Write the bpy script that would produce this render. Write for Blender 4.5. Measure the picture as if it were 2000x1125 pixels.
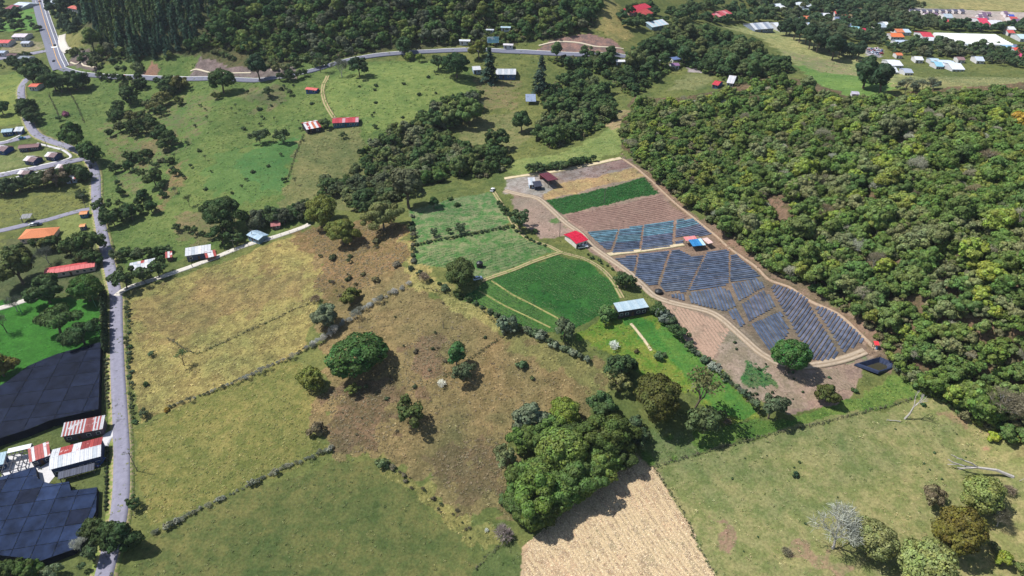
import bpy, math, random
import numpy as np
from mathutils import Vector, Matrix

for o in list(bpy.data.objects):
    bpy.data.objects.remove(o, do_unlink=True)
scene = bpy.context.scene
COL = scene.collection
RNG = random.Random(7)
NR = np.random.default_rng(7)

# ------------------------------------------------------------------ camera, sky, sun, exposure
CAM_H, PITCH, FOC = 195.0, math.radians(34.8), 1333.3
cam_data = bpy.data.cameras.new('camera')
cam_data.sensor_width = 36.0
cam_data.lens = 24.0
cam_data.clip_start = 1.0
cam_data.clip_end = 30000.0
cam = bpy.data.objects.new('camera', cam_data)
cam.location = (0, 0, CAM_H)
cam.rotation_euler = (math.pi / 2 - PITCH, 0, 0)
COL.objects.link(cam)
scene.camera = cam

SUN_EL, SUN_AZ = math.radians(56), math.radians(166)      # azimuth of the sun, counter-clockwise from +X
world = bpy.data.worlds.new('World')
scene.world = world
world.use_nodes = True
wn = world.node_tree
wn.nodes.clear()
sky = wn.nodes.new('ShaderNodeTexSky')
sky.sky_type = 'NISHITA'
sky.sun_disc = False
sky.sun_elevation = SUN_EL
sky.sun_rotation = math.pi / 2 - SUN_AZ
bg = wn.nodes.new('ShaderNodeBackground')
bg.inputs['Strength'].default_value = 0.085
wo = wn.nodes.new('ShaderNodeOutputWorld')
wn.links.new(sky.outputs[0], bg.inputs[0])
wn.links.new(bg.outputs[0], wo.inputs[0])
sun_data = bpy.data.lights.new('sun', 'SUN')
sun_data.energy = 4.2
sun_data.angle = math.radians(0.5)
sun_data.color = (1.0, 0.975, 0.935)
sun = bpy.data.objects.new('sun', sun_data)
sd = Vector((math.cos(SUN_EL) * math.cos(SUN_AZ), math.cos(SUN_EL) * math.sin(SUN_AZ), math.sin(SUN_EL)))
sun.rotation_euler = sd.to_track_quat('Z', 'Y').to_euler()
sun.location = (0, 0, 400)
COL.objects.link(sun)
scene.view_settings.view_transform = 'Standard'
scene.view_settings.look = 'None'
scene.view_settings.exposure = 0.56
scene.view_settings.gamma = 1.0
scene.view_settings.use_curve_mapping = False
scene.cycles.max_bounces = 5
scene.cycles.diffuse_bounces = 2
scene.cycles.glossy_bounces = 2
scene.cycles.transmission_bounces = 2
scene.cycles.transparent_max_bounces = 4

# ------------------------------------------------------------------ helpers: colour, noise
def lin(c):
    r = []
    for v in c[:3]:
        v = v / 255.0
        r.append(v / 12.92 if v <= 0.04045 else ((v + 0.055) / 1.055) ** 2.4)
    return tuple(r)

LAT = NR.random((256, 256))
def vnoise(x, y):
    xi = np.floor(x).astype(np.int64); yi = np.floor(y).astype(np.int64)
    fx = x - xi; fy = y - yi
    fx = fx * fx * (3 - 2 * fx); fy = fy * fy * (3 - 2 * fy)
    a = LAT[xi & 255, yi & 255]; b = LAT[(xi + 1) & 255, yi & 255]
    c = LAT[xi & 255, (yi + 1) & 255]; d = LAT[(xi + 1) & 255, (yi + 1) & 255]
    return (a * (1 - fx) + b * fx) * (1 - fy) + (c * (1 - fx) + d * fx) * fy
def fbm(x, y, wl, octv=4, gain=0.5):
    s = 0; a = 1; t = 0
    for k in range(octv):
        s = s + a * vnoise(x / wl + 17.3 * k, y / wl + 5.7 * k); t += a; a *= gain; wl *= 0.5
    return s / t                                   # 0..1

# ------------------------------------------------------------------ terrain: heights estimated at image points, smooth surface through them
CP, SP = math.cos(PITCH), math.sin(PITCH)
def ray(px, py):
    u = (np.asarray(px, float) - 1000.0) / FOC
    v = (562.5 - np.asarray(py, float)) / FOC
    return u, CP + v * SP, -SP + v * CP           # direction with unit depth along the view axis

HEIGHTS = [  # (image x, image y, ground height in metres)
 (195,1180,0),(225,1000,0),(233,800,0),(228,650,0),(228,570,0),(205,480,0),(190,380,1),(180,318,2),(100,275,3),(55,240,4),(45,170,8),
 (110,115,12),(95,65,13),(75,0,14),(0,900,-1),(0,650,-1),(0,500,-1),(0,380,0),(0,280,2),(0,180,5),(0,90,10),(0,0,14),(30,40,12),
 (100,850,-.5),(100,1100,-1),(100,600,-.5),
 (260,700,.5),(400,700,3),(550,620,7),(400,520,2.5),(320,540,1),(600,470,9),(480,590,4.5),(300,900,0),(450,850,2),(560,780,5),(300,1080,-.5),(450,970,.5),
 (690,500,14),(800,510,21),(760,440,19),(850,420,21),(950,400,22),(900,480,22),(1000,560,21.5),(1100,540,21),(1180,610,19),(1040,620,19),
 (1300,500,20),(1450,560,19),(1600,620,18),(1650,680,16.5),(1710,715,15),(1200,340,24),(1070,360,24),(1120,440,22),
 (850,600,18),(900,680,14.5),(760,620,14),(700,700,9),(640,640,8.5),(1000,760,9),(820,800,6.5),(900,880,3),(720,850,3.5),(1130,700,14),(1060,670,16.5),
 (1300,690,15.5),(1330,770,11),(1450,790,12.5),(1230,860,5),(1100,900,2.5),(600,1000,-1),(800,1000,-2),(950,1080,-2.5),(1200,1000,-.5),(1300,960,1.5),(1150,1110,-1.5),
 (1500,900,5.5),(1700,850,9.5),(1850,830,11.5),(1980,950,9),(1700,1000,5),(1900,1100,5),(1500,1080,2),
 (1500,500,21),(1600,540,23),(1750,650,21),(1850,740,18),(1950,820,14),(1400,420,23),(1300,340,25),(1650,460,33),(1800,560,37),(1980,640,40),
 (1550,350,37),(1750,380,45),(1980,450,54),(1450,270,34),(1650,270,46),(1850,290,52),(1990,300,57),(1300,230,28),(1400,190,31),
 (1550,170,38),(1700,195,43),(1850,180,48),(1990,178,52),(2150,300,62),(2150,600,52),(2150,180,58),
 (1560,125,17),(1700,140,14),(1900,135,11),(1450,55,16),(1700,60,10),(1900,60,7),(1500,5,14),(1700,0,9),(1950,5,6),(1600,90,12),(2100,90,7),
 (1000,340,21.5),(1100,285,23),(900,310,13),(820,290,11),(740,340,10.5),(880,340,15),(1000,240,18),(960,170,24),(1240,150,27),(1190,245,23),(1100,200,21),(1360,140,27),(1250,90,33),
 (450,250,13),(520,320,15),(640,270,17.5),(650,200,22),(750,170,27),(850,130,30),(700,250,20),(620,370,13),(400,380,8),(300,300,6),(350,200,11),(260,220,6.5),(150,190,6),(100,230,5),
 (440,430,6),(500,465,6),(340,450,3),(240,420,1.5),(540,210,18),(790,230,22),
 (180,140,13),(300,150,16),(480,156,22),(640,128,27),(720,112,30),(850,100,32),(1000,100,34),(1130,106,34.5),(1225,110,34.5),
 (160,60,20),(210,90,25),(210,0,54),(330,100,30),(330,40,48),(450,90,35),(480,0,61),(600,60,42),(700,0,61),(760,70,40),(900,0,62),(950,60,43),(1080,40,50),(1080,0,60),(1170,0,57),(1190,55,44),
 (140,10,24),(1240,20,43),(1330,50,34),(1400,0,27),(1400,70,27)]
WORLD_ANCHORS = [(-300,1150,40),(0,1150,150),(-900,700,20),(-900,300,0),(-500,100,0),(0,20,-3),(350,40,5),(600,250,40),(900,500,70),(1100,900,8),(600,1250,5),(1000,1400,8),
 (-700,1150,25),(250,1100,60),(-150,900,118),(150,900,110)]
def cam_point(px, py, z):
    dx, dy, dz = ray(px, py)
    t = (CAM_H - z) / -dz
    return float(dx * t), float(dy * t)
_pts = [(*cam_point(a, b, z), z) for a, b, z in HEIGHTS] + WORLD_ANCHORS
_P = np.array(_pts, float)
_S = 400.0
_X = _P[:, :2] / _S
def _kern(d2):
    return 0.5 * d2 * np.log(d2 + 1e-9)
_n = len(_X)
_A = _kern(((_X[:, None] - _X[None]) ** 2).sum(-1)) + np.eye(_n) * 0.0008
_M = np.zeros((_n + 3, _n + 3)); _M[:_n, :_n] = _A
_M[:_n, _n] = 1; _M[:_n, _n + 1:] = _X; _M[_n:, :_n] = _M[:_n, _n:].T
_C = np.linalg.solve(_M, np.concatenate([_P[:, 2], [0, 0, 0]]))
def tps(x, y):
    x = np.asarray(x, float).ravel(); y = np.asarray(y, float).ravel()
    out = np.empty_like(x)
    cx = np.clip(x, -950, 1150) / _S; cy = np.clip(y, 10, 1450) / _S
    for i in range(0, len(x), 60000):
        s = slice(i, i + 60000)
        d2 = (cx[s, None] - _X[None, :, 0]) ** 2 + (cy[s, None] - _X[None, :, 1]) ** 2
        out[s] = _kern(d2) @ _C[:_n] + _C[_n] + cx[s] * _C[_n + 1] + cy[s] * _C[_n + 2]
    # folds and gullies of the pasture, the centre slope and the wooded hill
    def bump_(cx_, cy_, sx, sy): return np.exp(-((x - cx_) / sx) ** 2 - ((y - cy_) / sy) ** 2)
    wp = bump_(-190, 470, 130, 75); wh = bump_(230, 380, 150, 110); wc_ = bump_(-75, 300, 60, 70)
    rid = 1 - np.abs(2 * fbm(x + 0.35 * y + 40, y * .55, 62.0, 2) - 1)
    out += (rid - .6) * (14.0 * wp + 5.0 * wc_) + (fbm(x + 900, y, 75.0, 3) - .5) * (22.0 * wh + 5 * wp)
    out += (fbm(x, y, 38.0, 3) - 0.5) * 1.6 + (fbm(x + 300, y, 9.0, 2) - 0.5) * 0.45
    return out
def inside(poly, x, y):
    r = np.zeros(np.shape(x), bool)
    n = len(poly)
    for i in range(n):
        x1, y1 = poly[i]; x2, y2 = poly[(i + 1) % n]
        if y1 == y2: continue
        c = ((y1 > y) != (y2 > y)) & (x < (x2 - x1) * (y - y1) / (y2 - y1) + x1)
        r ^= c
    return r
def carve(x, y, z):                                  # the farm pond's basin
    if POND is not None:
        c = np.mean(POND, axis=0)
        p = [tuple(c + (np.array(q) - c) * 1.04) for q in POND]
        z = z - 2.6 * inside(p, x, y)
    return z
POND = None
RX0, RY0, RS = -960.0, 10.0, 3.0
RNX, RNY = 704, 484
_gx, _gy = np.meshgrid(RX0 + RS * np.arange(RNX), RY0 + RS * np.arange(RNY), indexing='ij')
RAST = tps(_gx, _gy).reshape(RNX, RNY)
def gz(x, y):
    fx = np.clip((np.asarray(x, float) - RX0) / RS, 0, RNX - 1.001)
    fy = np.clip((np.asarray(y, float) - RY0) / RS, 0, RNY - 1.001)
    i = fx.astype(int); j = fy.astype(int); fx = fx - i; fy = fy - j
    return (RAST[i, j] * (1 - fx) + RAST[i + 1, j] * fx) * (1 - fy) + (RAST[i, j + 1] * (1 - fx) + RAST[i + 1, j + 1] * fx) * fy
_T = np.geomspace(90, 1500, 900)
def P(px, py, dz=0.0):
    """the ground point (raised by dz) that the surveyor's sight line meets"""
    dx, dy, dzr = ray(px, py)
    X = dx * _T; Y = dy * _T; Z = CAM_H + dzr * _T
    h = Z - gz(X, Y) - dz
    k = np.nonzero(h < 0)[0]
    k = k[0] if len(k) else len(_T) - 1
    if k == 0: k = 1
    a = h[k - 1] / (h[k - 1] - h[k] + 1e-9)
    a = min(max(a, 0), 1)
    t = _T[k - 1] + (_T[k] - _T[k - 1]) * a
    return Vector((dx * t, dy * t, float(gz(dx * t, dy * t)))), t
def G(px, py):
    return P(px, py)[0]
def W2(pts):
    return [tuple(G(*p)[:2]) for p in pts]
POND_PX = [(1675,714),(1720,695),(1744,704),(1740,719),(1714,731)]
POND = np.array(W2(POND_PX))
POND_Z = float(np.mean([gz(*p) for p in POND]))

# ------------------------------------------------------------------ object helpers
MATS = {}
def link(o, parent=None):
    COL.objects.link(o)
    if parent is not None: o.parent = parent
    return o
def tag(o, label=None, cat=None, group=None, kind=None):
    if label: o['label'] = label
    if cat: o['category'] = cat
    if group: o['group'] = group
    if kind: o['kind'] = kind
    return o
def empty(name, loc, rz=0.0, sc=(1, 1, 1)):
    o = bpy.data.objects.new(name, None)
    o.empty_display_size = 0.5
    o.location = loc; o.rotation_euler = (0, 0, rz); o.scale = sc
    return link(o)
class MB:
    def __init__(s): s.v = []; s.f = []; s.m = []
    def face(s, pts, m=0):
        b = len(s.v); s.v += [tuple(p) for p in pts]; s.f.append(tuple(range(b, b + len(pts)))); s.m.append(m)
    def box(s, x0, x1, y0, y1, z0, z1, m=0):
        b = len(s.v)
        s.v += [(x0,y0,z0),(x1,y0,z0),(x1,y1,z0),(x0,y1,z0),(x0,y0,z1),(x1,y0,z1),(x1,y1,z1),(x0,y1,z1)]
        for q in ((0,3,2,1),(4,5,6,7),(0,1,5,4),(1,2,6,5),(2,3,7,6),(3,0,4,7)):
            s.f.append(tuple(b + i for i in q)); s.m.append(m)
    def hexa(s, p, m=0):                             # 8 points, bottom 4 then top 4
        b = len(s.v); s.v += [tuple(q) for q in p]
        for q in ((0,3,2,1),(4,5,6,7),(0,1,5,4),(1,2,6,5),(2,3,7,6),(3,0,4,7)):
            s.f.append(tuple(b + i for i in q)); s.m.append(m)
    def tube(s, a, b, r0, r1, n=6, m=0, cap=True):
        a = Vector(a); b = Vector(b); d = (b - a)
        if d.length < 1e-6: return
        d.normalize(); u = d.orthogonal().normalized(); w = d.cross(u)
        k = len(s.v)
        for c, r in ((a, r0), (b, r1)):
            for i in range(n):
                t = 2 * math.pi * i / n
                s.v.append(tuple(c + (u * math.cos(t) + w * math.sin(t)) * r))
        for i in range(n):
            j = (i + 1) % n
            s.f.append((k + i, k + j, k + n + j, k + n + i)); s.m.append(m)
        if cap:
            s.f.append(tuple(k + n + i for i in range(n))); s.m.append(m)
            s.f.append(tuple(k + n - 1 - i for i in range(n))); s.m.append(m)
    def mesh(s, name, mats):
        me = bpy.data.meshes.new(name)
        me.from_pydata(s.v, [], s.f)
        for m in (mats if isinstance(mats, (list, tuple)) else [mats]): me.materials.append(m)
        if any(s.m): me.polygons.foreach_set('material_index', s.m)
        me.update()
        return me
    def build(s, name, mats, parent=None, loc=None):
        o = bpy.data.objects.new(name, s.mesh(name, mats))
        if loc is not None: o.location = loc
        return link(o, parent)
def raw_mesh(name, v, f4, mat, smooth=False):
    """fast mesh from a float array (n,3) and an int array of quads (m,4)"""
    me = bpy.data.meshes.new(name)
    v = np.ascontiguousarray(v, np.float32); f4 = np.ascontiguousarray(f4, np.int32)
    me.vertices.add(len(v)); me.vertices.foreach_set('co', v.ravel())
    me.loops.add(f4.size); me.loops.foreach_set('vertex_index', f4.ravel())
    me.polygons.add(len(f4)); me.polygons.foreach_set('loop_start', np.arange(0, f4.size, f4.shape[1], dtype=np.int32))
    if smooth: me.polygons.foreach_set('use_smooth', np.ones(len(f4), bool))
    me.materials.append(mat)
    me.update(calc_edges=True)
    return me

def new_mat(name):
    m = bpy.data.materials.new(name); m.use_nodes = True
    nt = m.node_tree; nt.nodes.clear()
    out = nt.nodes.new('ShaderNodeOutputMaterial')
    return m, nt, out
def mat(col, rough=0.75, var=0.18, scale=1.5, metal=0.0, spec=0.3, bump=0.0, dirt=None, key=None):
    """plain painted / built surface: base colour with mottling and a little grime"""
    k = (tuple(round(c, 3) for c in col), rough, var, scale, metal, bump, dirt)
    if k in MATS: return MATS[k]
    m, nt, out = new_mat(key or 'surface')
    N, L = nt.nodes, nt.links
    b = N.new('ShaderNodeBsdfPrincipled')
    b.inputs['Roughness'].default_value = rough; b.inputs['Metallic'].default_value = metal
    b.inputs['Specular IOR Level'].default_value = spec
    geo = N.new('ShaderNodeNewGeometry')
    nz = N.new('ShaderNodeTexNoise'); nz.inputs['Scale'].default_value = scale; nz.inputs['Detail'].default_value = 5; nz.inputs['Roughness'].default_value = 0.65
    L.new(geo.outputs['Position'], nz.inputs['Vector'])
    mr = N.new('ShaderNodeMapRange'); mr.inputs[1].default_value = 0.3; mr.inputs[2].default_value = 0.7
    mr.inputs[3].default_value = 1 - var; mr.inputs[4].default_value = 1 + var
    L.new(nz.outputs[0], mr.inputs[0])
    mx = N.new('ShaderNodeMix'); mx.data_type = 'RGBA'; mx.blend_type = 'MULTIPLY'; mx.inputs[0].default_value = 1
    mx.inputs[6].default_value = (*col, 1); L.new(mr.outputs[0], mx.inputs[7])
    res = mx.outputs[2]
    if dirt:
        n2 = N.new('ShaderNodeTexNoise'); n2.inputs['Scale'].default_value = dirt[3]; n2.inputs['Detail'].default_value = 6
        L.new(geo.outputs['Position'], n2.inputs['Vector'])
        r2 = N.new('ShaderNodeMapRange'); r2.inputs[1].default_value = dirt[4]; r2.inputs[2].default_value = dirt[4] + 0.1
        L.new(n2.outputs[0], r2.inputs[0])
        m2 = N.new('ShaderNodeMix'); m2.data_type = 'RGBA'
        L.new(r2.outputs[0], m2.inputs[0]); L.new(res, m2.inputs[6]); m2.inputs[7].default_value = (*dirt[:3], 1)
        res = m2.outputs[2]
    L.new(res, b.inputs['Base Color'])
    if bump:
        bp = N.new('ShaderNodeBump'); bp.inputs['Strength'].default_value = 1; bp.inputs['Distance'].default_value = bump
        L.new(nz.outputs[0], bp.inputs['Height']); L.new(bp.outputs[0], b.inputs['Normal'])
    L.new(b.outputs[0], out.inputs[0])
    MATS[k] = m
    return m
def smat(rgb, **k):
    return mat(tuple(0.88 * c for c in lin(rgb)), **k)
# ------------------------------------------------------------------ ground: one sheet to the horizon, its land cover by field
FIELDS = [  # outline (image points), main colour, second colour, tussock weight, edge raggedness in metres
 ([(-200,1250),(-200,560),(230,560),(240,1250)],(96,108,58),(84,96,50),.2,2),
 ([(20,140),(650,125),(900,115),(950,190),(830,250),(700,320),(720,400),(640,400),(600,440),(480,470),(250,530),(212,480),(192,380),(190,320),(100,270),(55,230)],(108,124,64),(88,110,52),.5,3),
 ([(645,150),(740,125),(850,120),(920,160),(925,185),(830,235),(720,262),(700,235),(655,222),(637,195)],(124,138,72),(104,124,60),.4,3),
 ([(590,262),(562,330),(545,385),(470,400),(430,380),(400,335),(420,300),(500,285)],(92,120,60),(82,112,54),.3,9),
 ([(589,264),(562,330),(546,380),(515,365),(470,345),(455,315),(500,292)],(74,114,58),(78,112,56),.2,2.5),
 ([(592,262),(700,240),(715,330),(725,400),(620,425),(550,400),(565,330)],(124,124,76),(104,110,64),.5,4),
 ([(200,240),(330,190),(420,180),(400,260),(330,310),(250,380),(215,330)],(100,124,58),(120,116,76),.5,5),
 ([(330,420),(430,400),(470,440),(400,475),(340,470)],(120,112,76),(104,110,64),.5,5),
 ([(250,566),(330,545),(600,450),(640,560),(605,640),(590,690),(540,715),(420,765),(330,800),(268,832),(252,700)],(160,150,86),(126,116,68),1,2),
 ([(268,580),(420,540),(560,520),(600,560),(500,610),(330,660),(270,650)],(152,136,82),(122,108,68),1,9),
 ([(265,835),(330,804),(560,704),(600,720),(640,760),(620,850),(655,885),(480,945),(340,1010),(290,1030),(270,930)],(134,130,70),(108,114,56),.9,2),
 ([(235,1260),(285,1070),(300,1045),(400,990),(660,895),(740,900),(800,960),(900,1040),(935,1100),(880,1260)],(112,112,62),(92,102,54),.25,2),
 ([(930,1105),(1000,1060),(1030,1080),(1012,1260),(880,1260)],(98,110,60),(84,100,52),.3,2),
 ([(600,450),(760,440),(800,520),(840,560),(930,600),(980,640),(1080,660),(1150,700),(1180,740),(1160,800),(1010,850),(985,960),(1000,1030),(900,1000),(760,905),(660,885),(620,850),(640,760),(650,700),(615,640),(640,560)],(142,126,82),(118,106,68),1,5),
 ([(560,470),(600,445),(780,430),(800,500),(760,540),(690,590),(640,600),(615,560),(640,500)],(136,114,76),(116,102,62),1,7),
 ([(640,770),(760,750),(780,820),(720,890),(650,870)],(126,106,78),(104,92,62),1,8),
 ([(785,670),(880,655),(870,740),(800,760)],(132,110,82),(114,98,68),1,8),
 ([(900,890),(985,850),(1000,960),(880,960),(820,900)],(130,110,78),(112,98,66),1,9),
 ([(880,690),(1010,680),(1150,730),(1080,790),(950,830),(880,760)],(150,130,86),(126,110,70),1,8),
 ([(785,448),(822,500),(842,555),(935,592),(992,630),(985,658),(925,622),(850,580),(800,548)],(166,156,92),(128,124,70),1,4),
 ([(740,890),(800,930),(900,1000),(965,1060),(940,1090),(890,1035),(790,955),(730,910)],(150,142,80),(116,116,62),1,4),
 ([(985,660),(1080,665),(1160,715),(1175,760),(1120,740),(1040,690)],(140,134,78),(116,112,66),.8,6),
 ([(800,410),(960,374),(1002,432),(990,440),(812,476)],(72,116,58),(124,132,92),.2,1.2),
 ([(812,478),(995,443),(1085,490),(950,546),(875,525),(808,516)],(74,116,56),(122,132,88),.2,1.2),
 ([(905,582),(950,550),(1092,498),(1150,512),(1197,550),(1206,585),(1180,612),(1105,650),(1060,650),(990,622)],(56,106,44),(46,92,40),.3,1.2),
 ([(905,582),(960,550),(1120,630),(1100,650),(1060,650),(990,622)],(66,108,46),(84,116,54),.3,2),
 ([(985,347),(1215,308),(1292,368),(1402,458),(1502,540),(1655,605),(1722,690),(1695,715),(1640,790),(1540,805),(1470,780),(1400,705),(1332,660),(1288,590),(1212,530),(1102,455),(1000,392)],(160,136,116),(140,118,104),.1,1.5),
 ([(1085,358),(1150,348),(1252,326),(1260,344),(1170,364),(1062,392),(1058,382)],(182,154,104),(160,130,92),.2,1),
 ([(1082,338),(1215,311),(1242,326),(1150,347),(1100,352)],(150,134,128),(128,108,100),.1,1.5),
 ([(1190,318),(1225,312),(1230,325),(1180,338)],(128,100,94),(140,118,110),.1,4),
 ([(1064,391),(1261,347),(1287,378),(1180,400),(1100,419)],(46,96,42),(38,82,36),.5,.8),
 ([(1101,420),(1287,380),(1348,424),(1150,453)],(140,116,102),(122,96,86),.1,1),
 ([(1002,392),(1050,388),(1075,410),(1125,450),(1100,462),(1060,470),(1020,440)],(156,136,120),(142,124,108),.1,2),
 ([(1076,418),(1100,430),(1104,440),(1082,432)],(84,118,62),(120,120,90),.1,3),
 ([(985,350),(1050,340),(1075,358),(1090,366),(1050,388),(990,378)],(172,160,152),(146,132,122),0,2),
 ([(1292,592),(1345,602),(1405,625),(1428,645),(1392,706),(1335,662)],(178,148,126),(164,134,114),0,1),
 ([(1428,645),(1500,702),(1640,722),(1665,760),(1560,802),(1470,780),(1395,708)],(164,142,124),(142,126,104),.1,2),
 ([(1455,705),(1500,715),(1512,755),(1470,765),(1450,740)],(64,112,54),(96,112,70),.1,3),
 ([(1590,690),(1690,690),(1700,700),(1600,712)],(150,140,112),(108,122,78),.1,3),
 ([(1130,640),(1200,600),(1282,610),(1330,662),(1400,722),(1482,810),(1440,832),(1330,765),(1200,700),(1150,682)],(96,130,40),(134,138,54),.5,3),
 ([(1205,618),(1275,615),(1330,690),(1300,705),(1250,660)],(60,116,44),(80,124,46),.3,4),
 ([(1284,614),(1332,664),(1402,724),(1484,808),(1447,830),(1385,780),(1320,715),(1285,660)],(76,124,48),(92,128,50),.3,2.5),
 ([(1250,865),(1480,822),(1640,792),(1750,735),(1835,760),(1500,848),(1280,912)],(110,132,58),(84,114,46),.7,2),
 ([(1255,850),(1340,845),(1350,890),(1280,910)],(128,132,84),(104,118,66),.7,4),
 ([(1282,914),(1500,850),(1825,764),(1872,790),(1962,860),(2150,900),(2150,1260),(1450,1260),(1396,1125)],(144,140,90),(116,124,70),.3,2),
 ([(1850,790),(1880,800),(1940,850),(1900,860),(1840,830)],(150,124,92),(132,120,84),.3,6),
 ([(1540,1085),(1640,1080),(1650,1125),(1560,1125)],(150,126,98),(128,126,84),.3,6),
 ([(1380,1000),(1420,1040),(1440,1090),(1395,1080)],(150,122,98),(128,124,84),.2,5),
 ([(1238,885),(1276,914),(1332,1000),(1398,1125),(1450,1260),(1005,1260),(1025,1062),(1100,1000),(1150,930)],(194,170,132),(168,144,112),.2,1.2),
 ([(-60,585),(190,583),(200,676),(60,728),(-60,790)],(58,116,36),(50,102,32),.1,2),
 ([(0,470),(200,440),(205,560),(0,590)],(84,92,56),(100,104,66),.2,3),
 ([(-60,385),(185,358),(182,402),(-60,450)],(118,124,62),(100,108,60),.6,3),
 ([(112,428),(182,412),(188,470),(116,468)],(122,134,72),(108,120,62),.1,1),
 ([(-60,295),(60,285),(110,290),(135,300),(110,315),(-60,340)],(128,132,80),(108,120,66),.2,2),
 ([(-60,160),(40,140),(45,240),(-60,255)],(128,138,66),(108,124,58),.3,3),
 ([(-60,60),(10,40),(60,15),(76,38),(80,60),(0,62)],(104,144,66),(92,128,60),.2,3),
 ([(5,82),(60,74),(92,92),(60,100),(0,105)],(150,140,112),(120,122,82),.1,3),
 ([(135,60),(160,62),(162,92),(140,100),(118,80)],(140,134,76),(120,116,66),.3,3),
 ([(1400,50),(1530,45),(1700,108),(1800,150),(1750,170),(1640,172),(1560,130),(1480,70)],(156,156,100),(128,134,80),.2,5),
 ([(1560,128),(1660,140),(1760,168),(1720,190),(1640,185),(1580,160)],(112,140,66),(98,128,60),.2,5),
 ([(1740,150),(2100,150),(2100,172),(1850,176),(1750,172)],(138,138,88),(116,122,76),.4,5),
 ([(1530,100),(1650,120),(1690,150),(1600,140)],(144,134,98),(128,136,84),.4,6),
 ([(1590,12),(1700,10),(1730,28),(1690,45),(1620,38)],(140,116,92),(126,122,80),.5,7),
 ([(1770,-8),(2100,-8),(2100,20),(1990,22),(1880,18),(1765,14)],(160,154,98),(126,124,76),.6,5),
 ([(1764,14),(1880,19),(2060,26),(2060,50),(1900,46),(1790,36)],(186,172,164),(160,150,140),0,3),
 ([(1690,92),(1725,95),(1720,112),(1692,110)],(170,168,172),(140,138,140),0,2),
 ([(990,316),(1100,300),(1190,250),(1232,230),(1235,290),(1150,316),(1010,340)],(136,144,80),(116,130,68),.3,4),
 ([(1180,222),(1232,215),(1240,240),(1190,250)],(168,144,108),(140,130,86),.3,5),
 ([(895,235),(1010,212),(1055,250),(1000,300),(890,290)],(126,124,78),(104,112,64),.4,5),
 ([(930,150),(1010,160),(1010,215),(930,200)],(126,116,78),(110,116,66),.4,5),
 ([(1180,0),(1205,5),(1235,75),(1200,80),(1165,55)],(148,138,82),(124,122,70),.4,4),
 ([(1340,131),(1398,133),(1398,144),(1345,142)],(168,160,160),(150,140,136),0,1.5),
 ([(1345,144),(1400,146),(1370,175),(1300,180)],(130,132,84),(112,116,70),.3,4),
 ([(370,154),(386,112),(415,92),(450,98),(500,112),(575,130),(582,154)],(132,118,112),(106,94,90),0,1.5),
 ([(128,126),(158,92),(186,106),(190,142)],(132,116,110),(110,94,90),0,2),
 ([(1038,101),(1080,78),(1150,65),(1200,80),(1226,106)],(146,116,102),(112,96,92),0,1.5),
 ([(274,150),(300,118),(313,132),(302,154)],(156,116,94),(140,108,90),0,2),
 ([(1215,250),(1240,190),(1330,190),(1420,175),(1500,150),(1570,155),(1650,185),(1750,185),(1850,172),(2150,165),(2150,920),(1960,845),(1880,795),(1830,758),(1745,730),(1735,690),(1700,640),(1640,590),(1560,540),(1475,485),(1402,440),(1335,370),(1275,320),(1218,292)],(92,88,56),(120,98,76),.6,3),
 ([(270,282),(330,250),(345,262),(300,305),(275,335),(262,320)],(134,116,80),(112,112,66),.5,6),
 ([(335,325),(355,318),(345,372),(318,412),(300,420),(322,370)],(132,114,78),(110,112,64),.5,6),
 ([(470,180),(540,160),(570,190),(500,220)],(122,116,80),(104,114,66),.6,8),
 ([(1148,455),(1400,420),(1500,540),(1650,612),(1695,685),(1580,712),(1500,690),(1420,615),(1345,595),(1285,580),(1200,505)],(140,118,98),(124,104,88),.1,1.5),
 ([(1213,300),(1240,320),(1265,338),(1295,364),(1330,392),(1400,445),(1450,480),(1505,525),(1580,560),(1645,600),(1725,668),(1755,735),(1735,728),(1700,690),(1640,622),(1580,592),(1500,552),(1420,488),(1320,405),(1280,368),(1225,318)],(146,118,98),(122,104,80),.3,3),
 ([(1492,372),(1530,382),(1562,440),(1548,458),(1500,432)],(140,112,90),(120,98,78),.5,5),
 ([(1690,380),(1730,400),(1795,430),(1790,445),(1730,436)],(160,122,96),(132,108,80),.3,5),
 ([(150,-10),(1180,-10),(1165,60),(1080,76),(1000,88),(850,92),(640,118),(500,138),(380,108),(250,120),(190,120),(160,60)],(74,82,46),(92,90,58),.5,3),
]
TUFT_POLYS = []
rows = np.concatenate([np.linspace(-600, 60, 12)[:-1], np.geomspace(60, 1250, 900)[:-1], np.geomspace(1250, 6000, 26)])
us = np.concatenate([-np.geomspace(2.6, 1.02, 14)[:-1], np.linspace(-1.02, 1.02, 640), np.geomspace(1.02, 2.6, 14)[1:]])
wrow = 30 + np.maximum(np.abs(rows), 60) * 0.86
GX = wrow[:, None] * us[None, :]
GY = np.repeat(rows[:, None], len(us), 1)
shape = GX.shape
gx, gy = GX.ravel(), GY.ravel()
zg = carve(gx, gy, tps(gx, gy))
far = np.clip((np.maximum(np.abs(gx - 100) - 1000, gy - 1400) / 1500), 0, 1)
zg = zg * (1 - far) + far * (30 + 190 * fbm(gx, gy, 1600, 4) ** 2)
def jitter(x, y, r, k):
    return (x + (fbm(x + 91 * k, y, 7.0, 3) - 0.5) * 3.2 * r, y + (fbm(x, y + 57 * k, 7.0, 3) - 0.5) * 3.2 * r)
ca = np.tile(np.array(lin((112, 118, 62))), (len(gx), 1)); cb = np.tile(np.array(lin((92, 102, 52))), (len(gx), 1))
tw = np.full(len(gx), 0.3)
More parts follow.
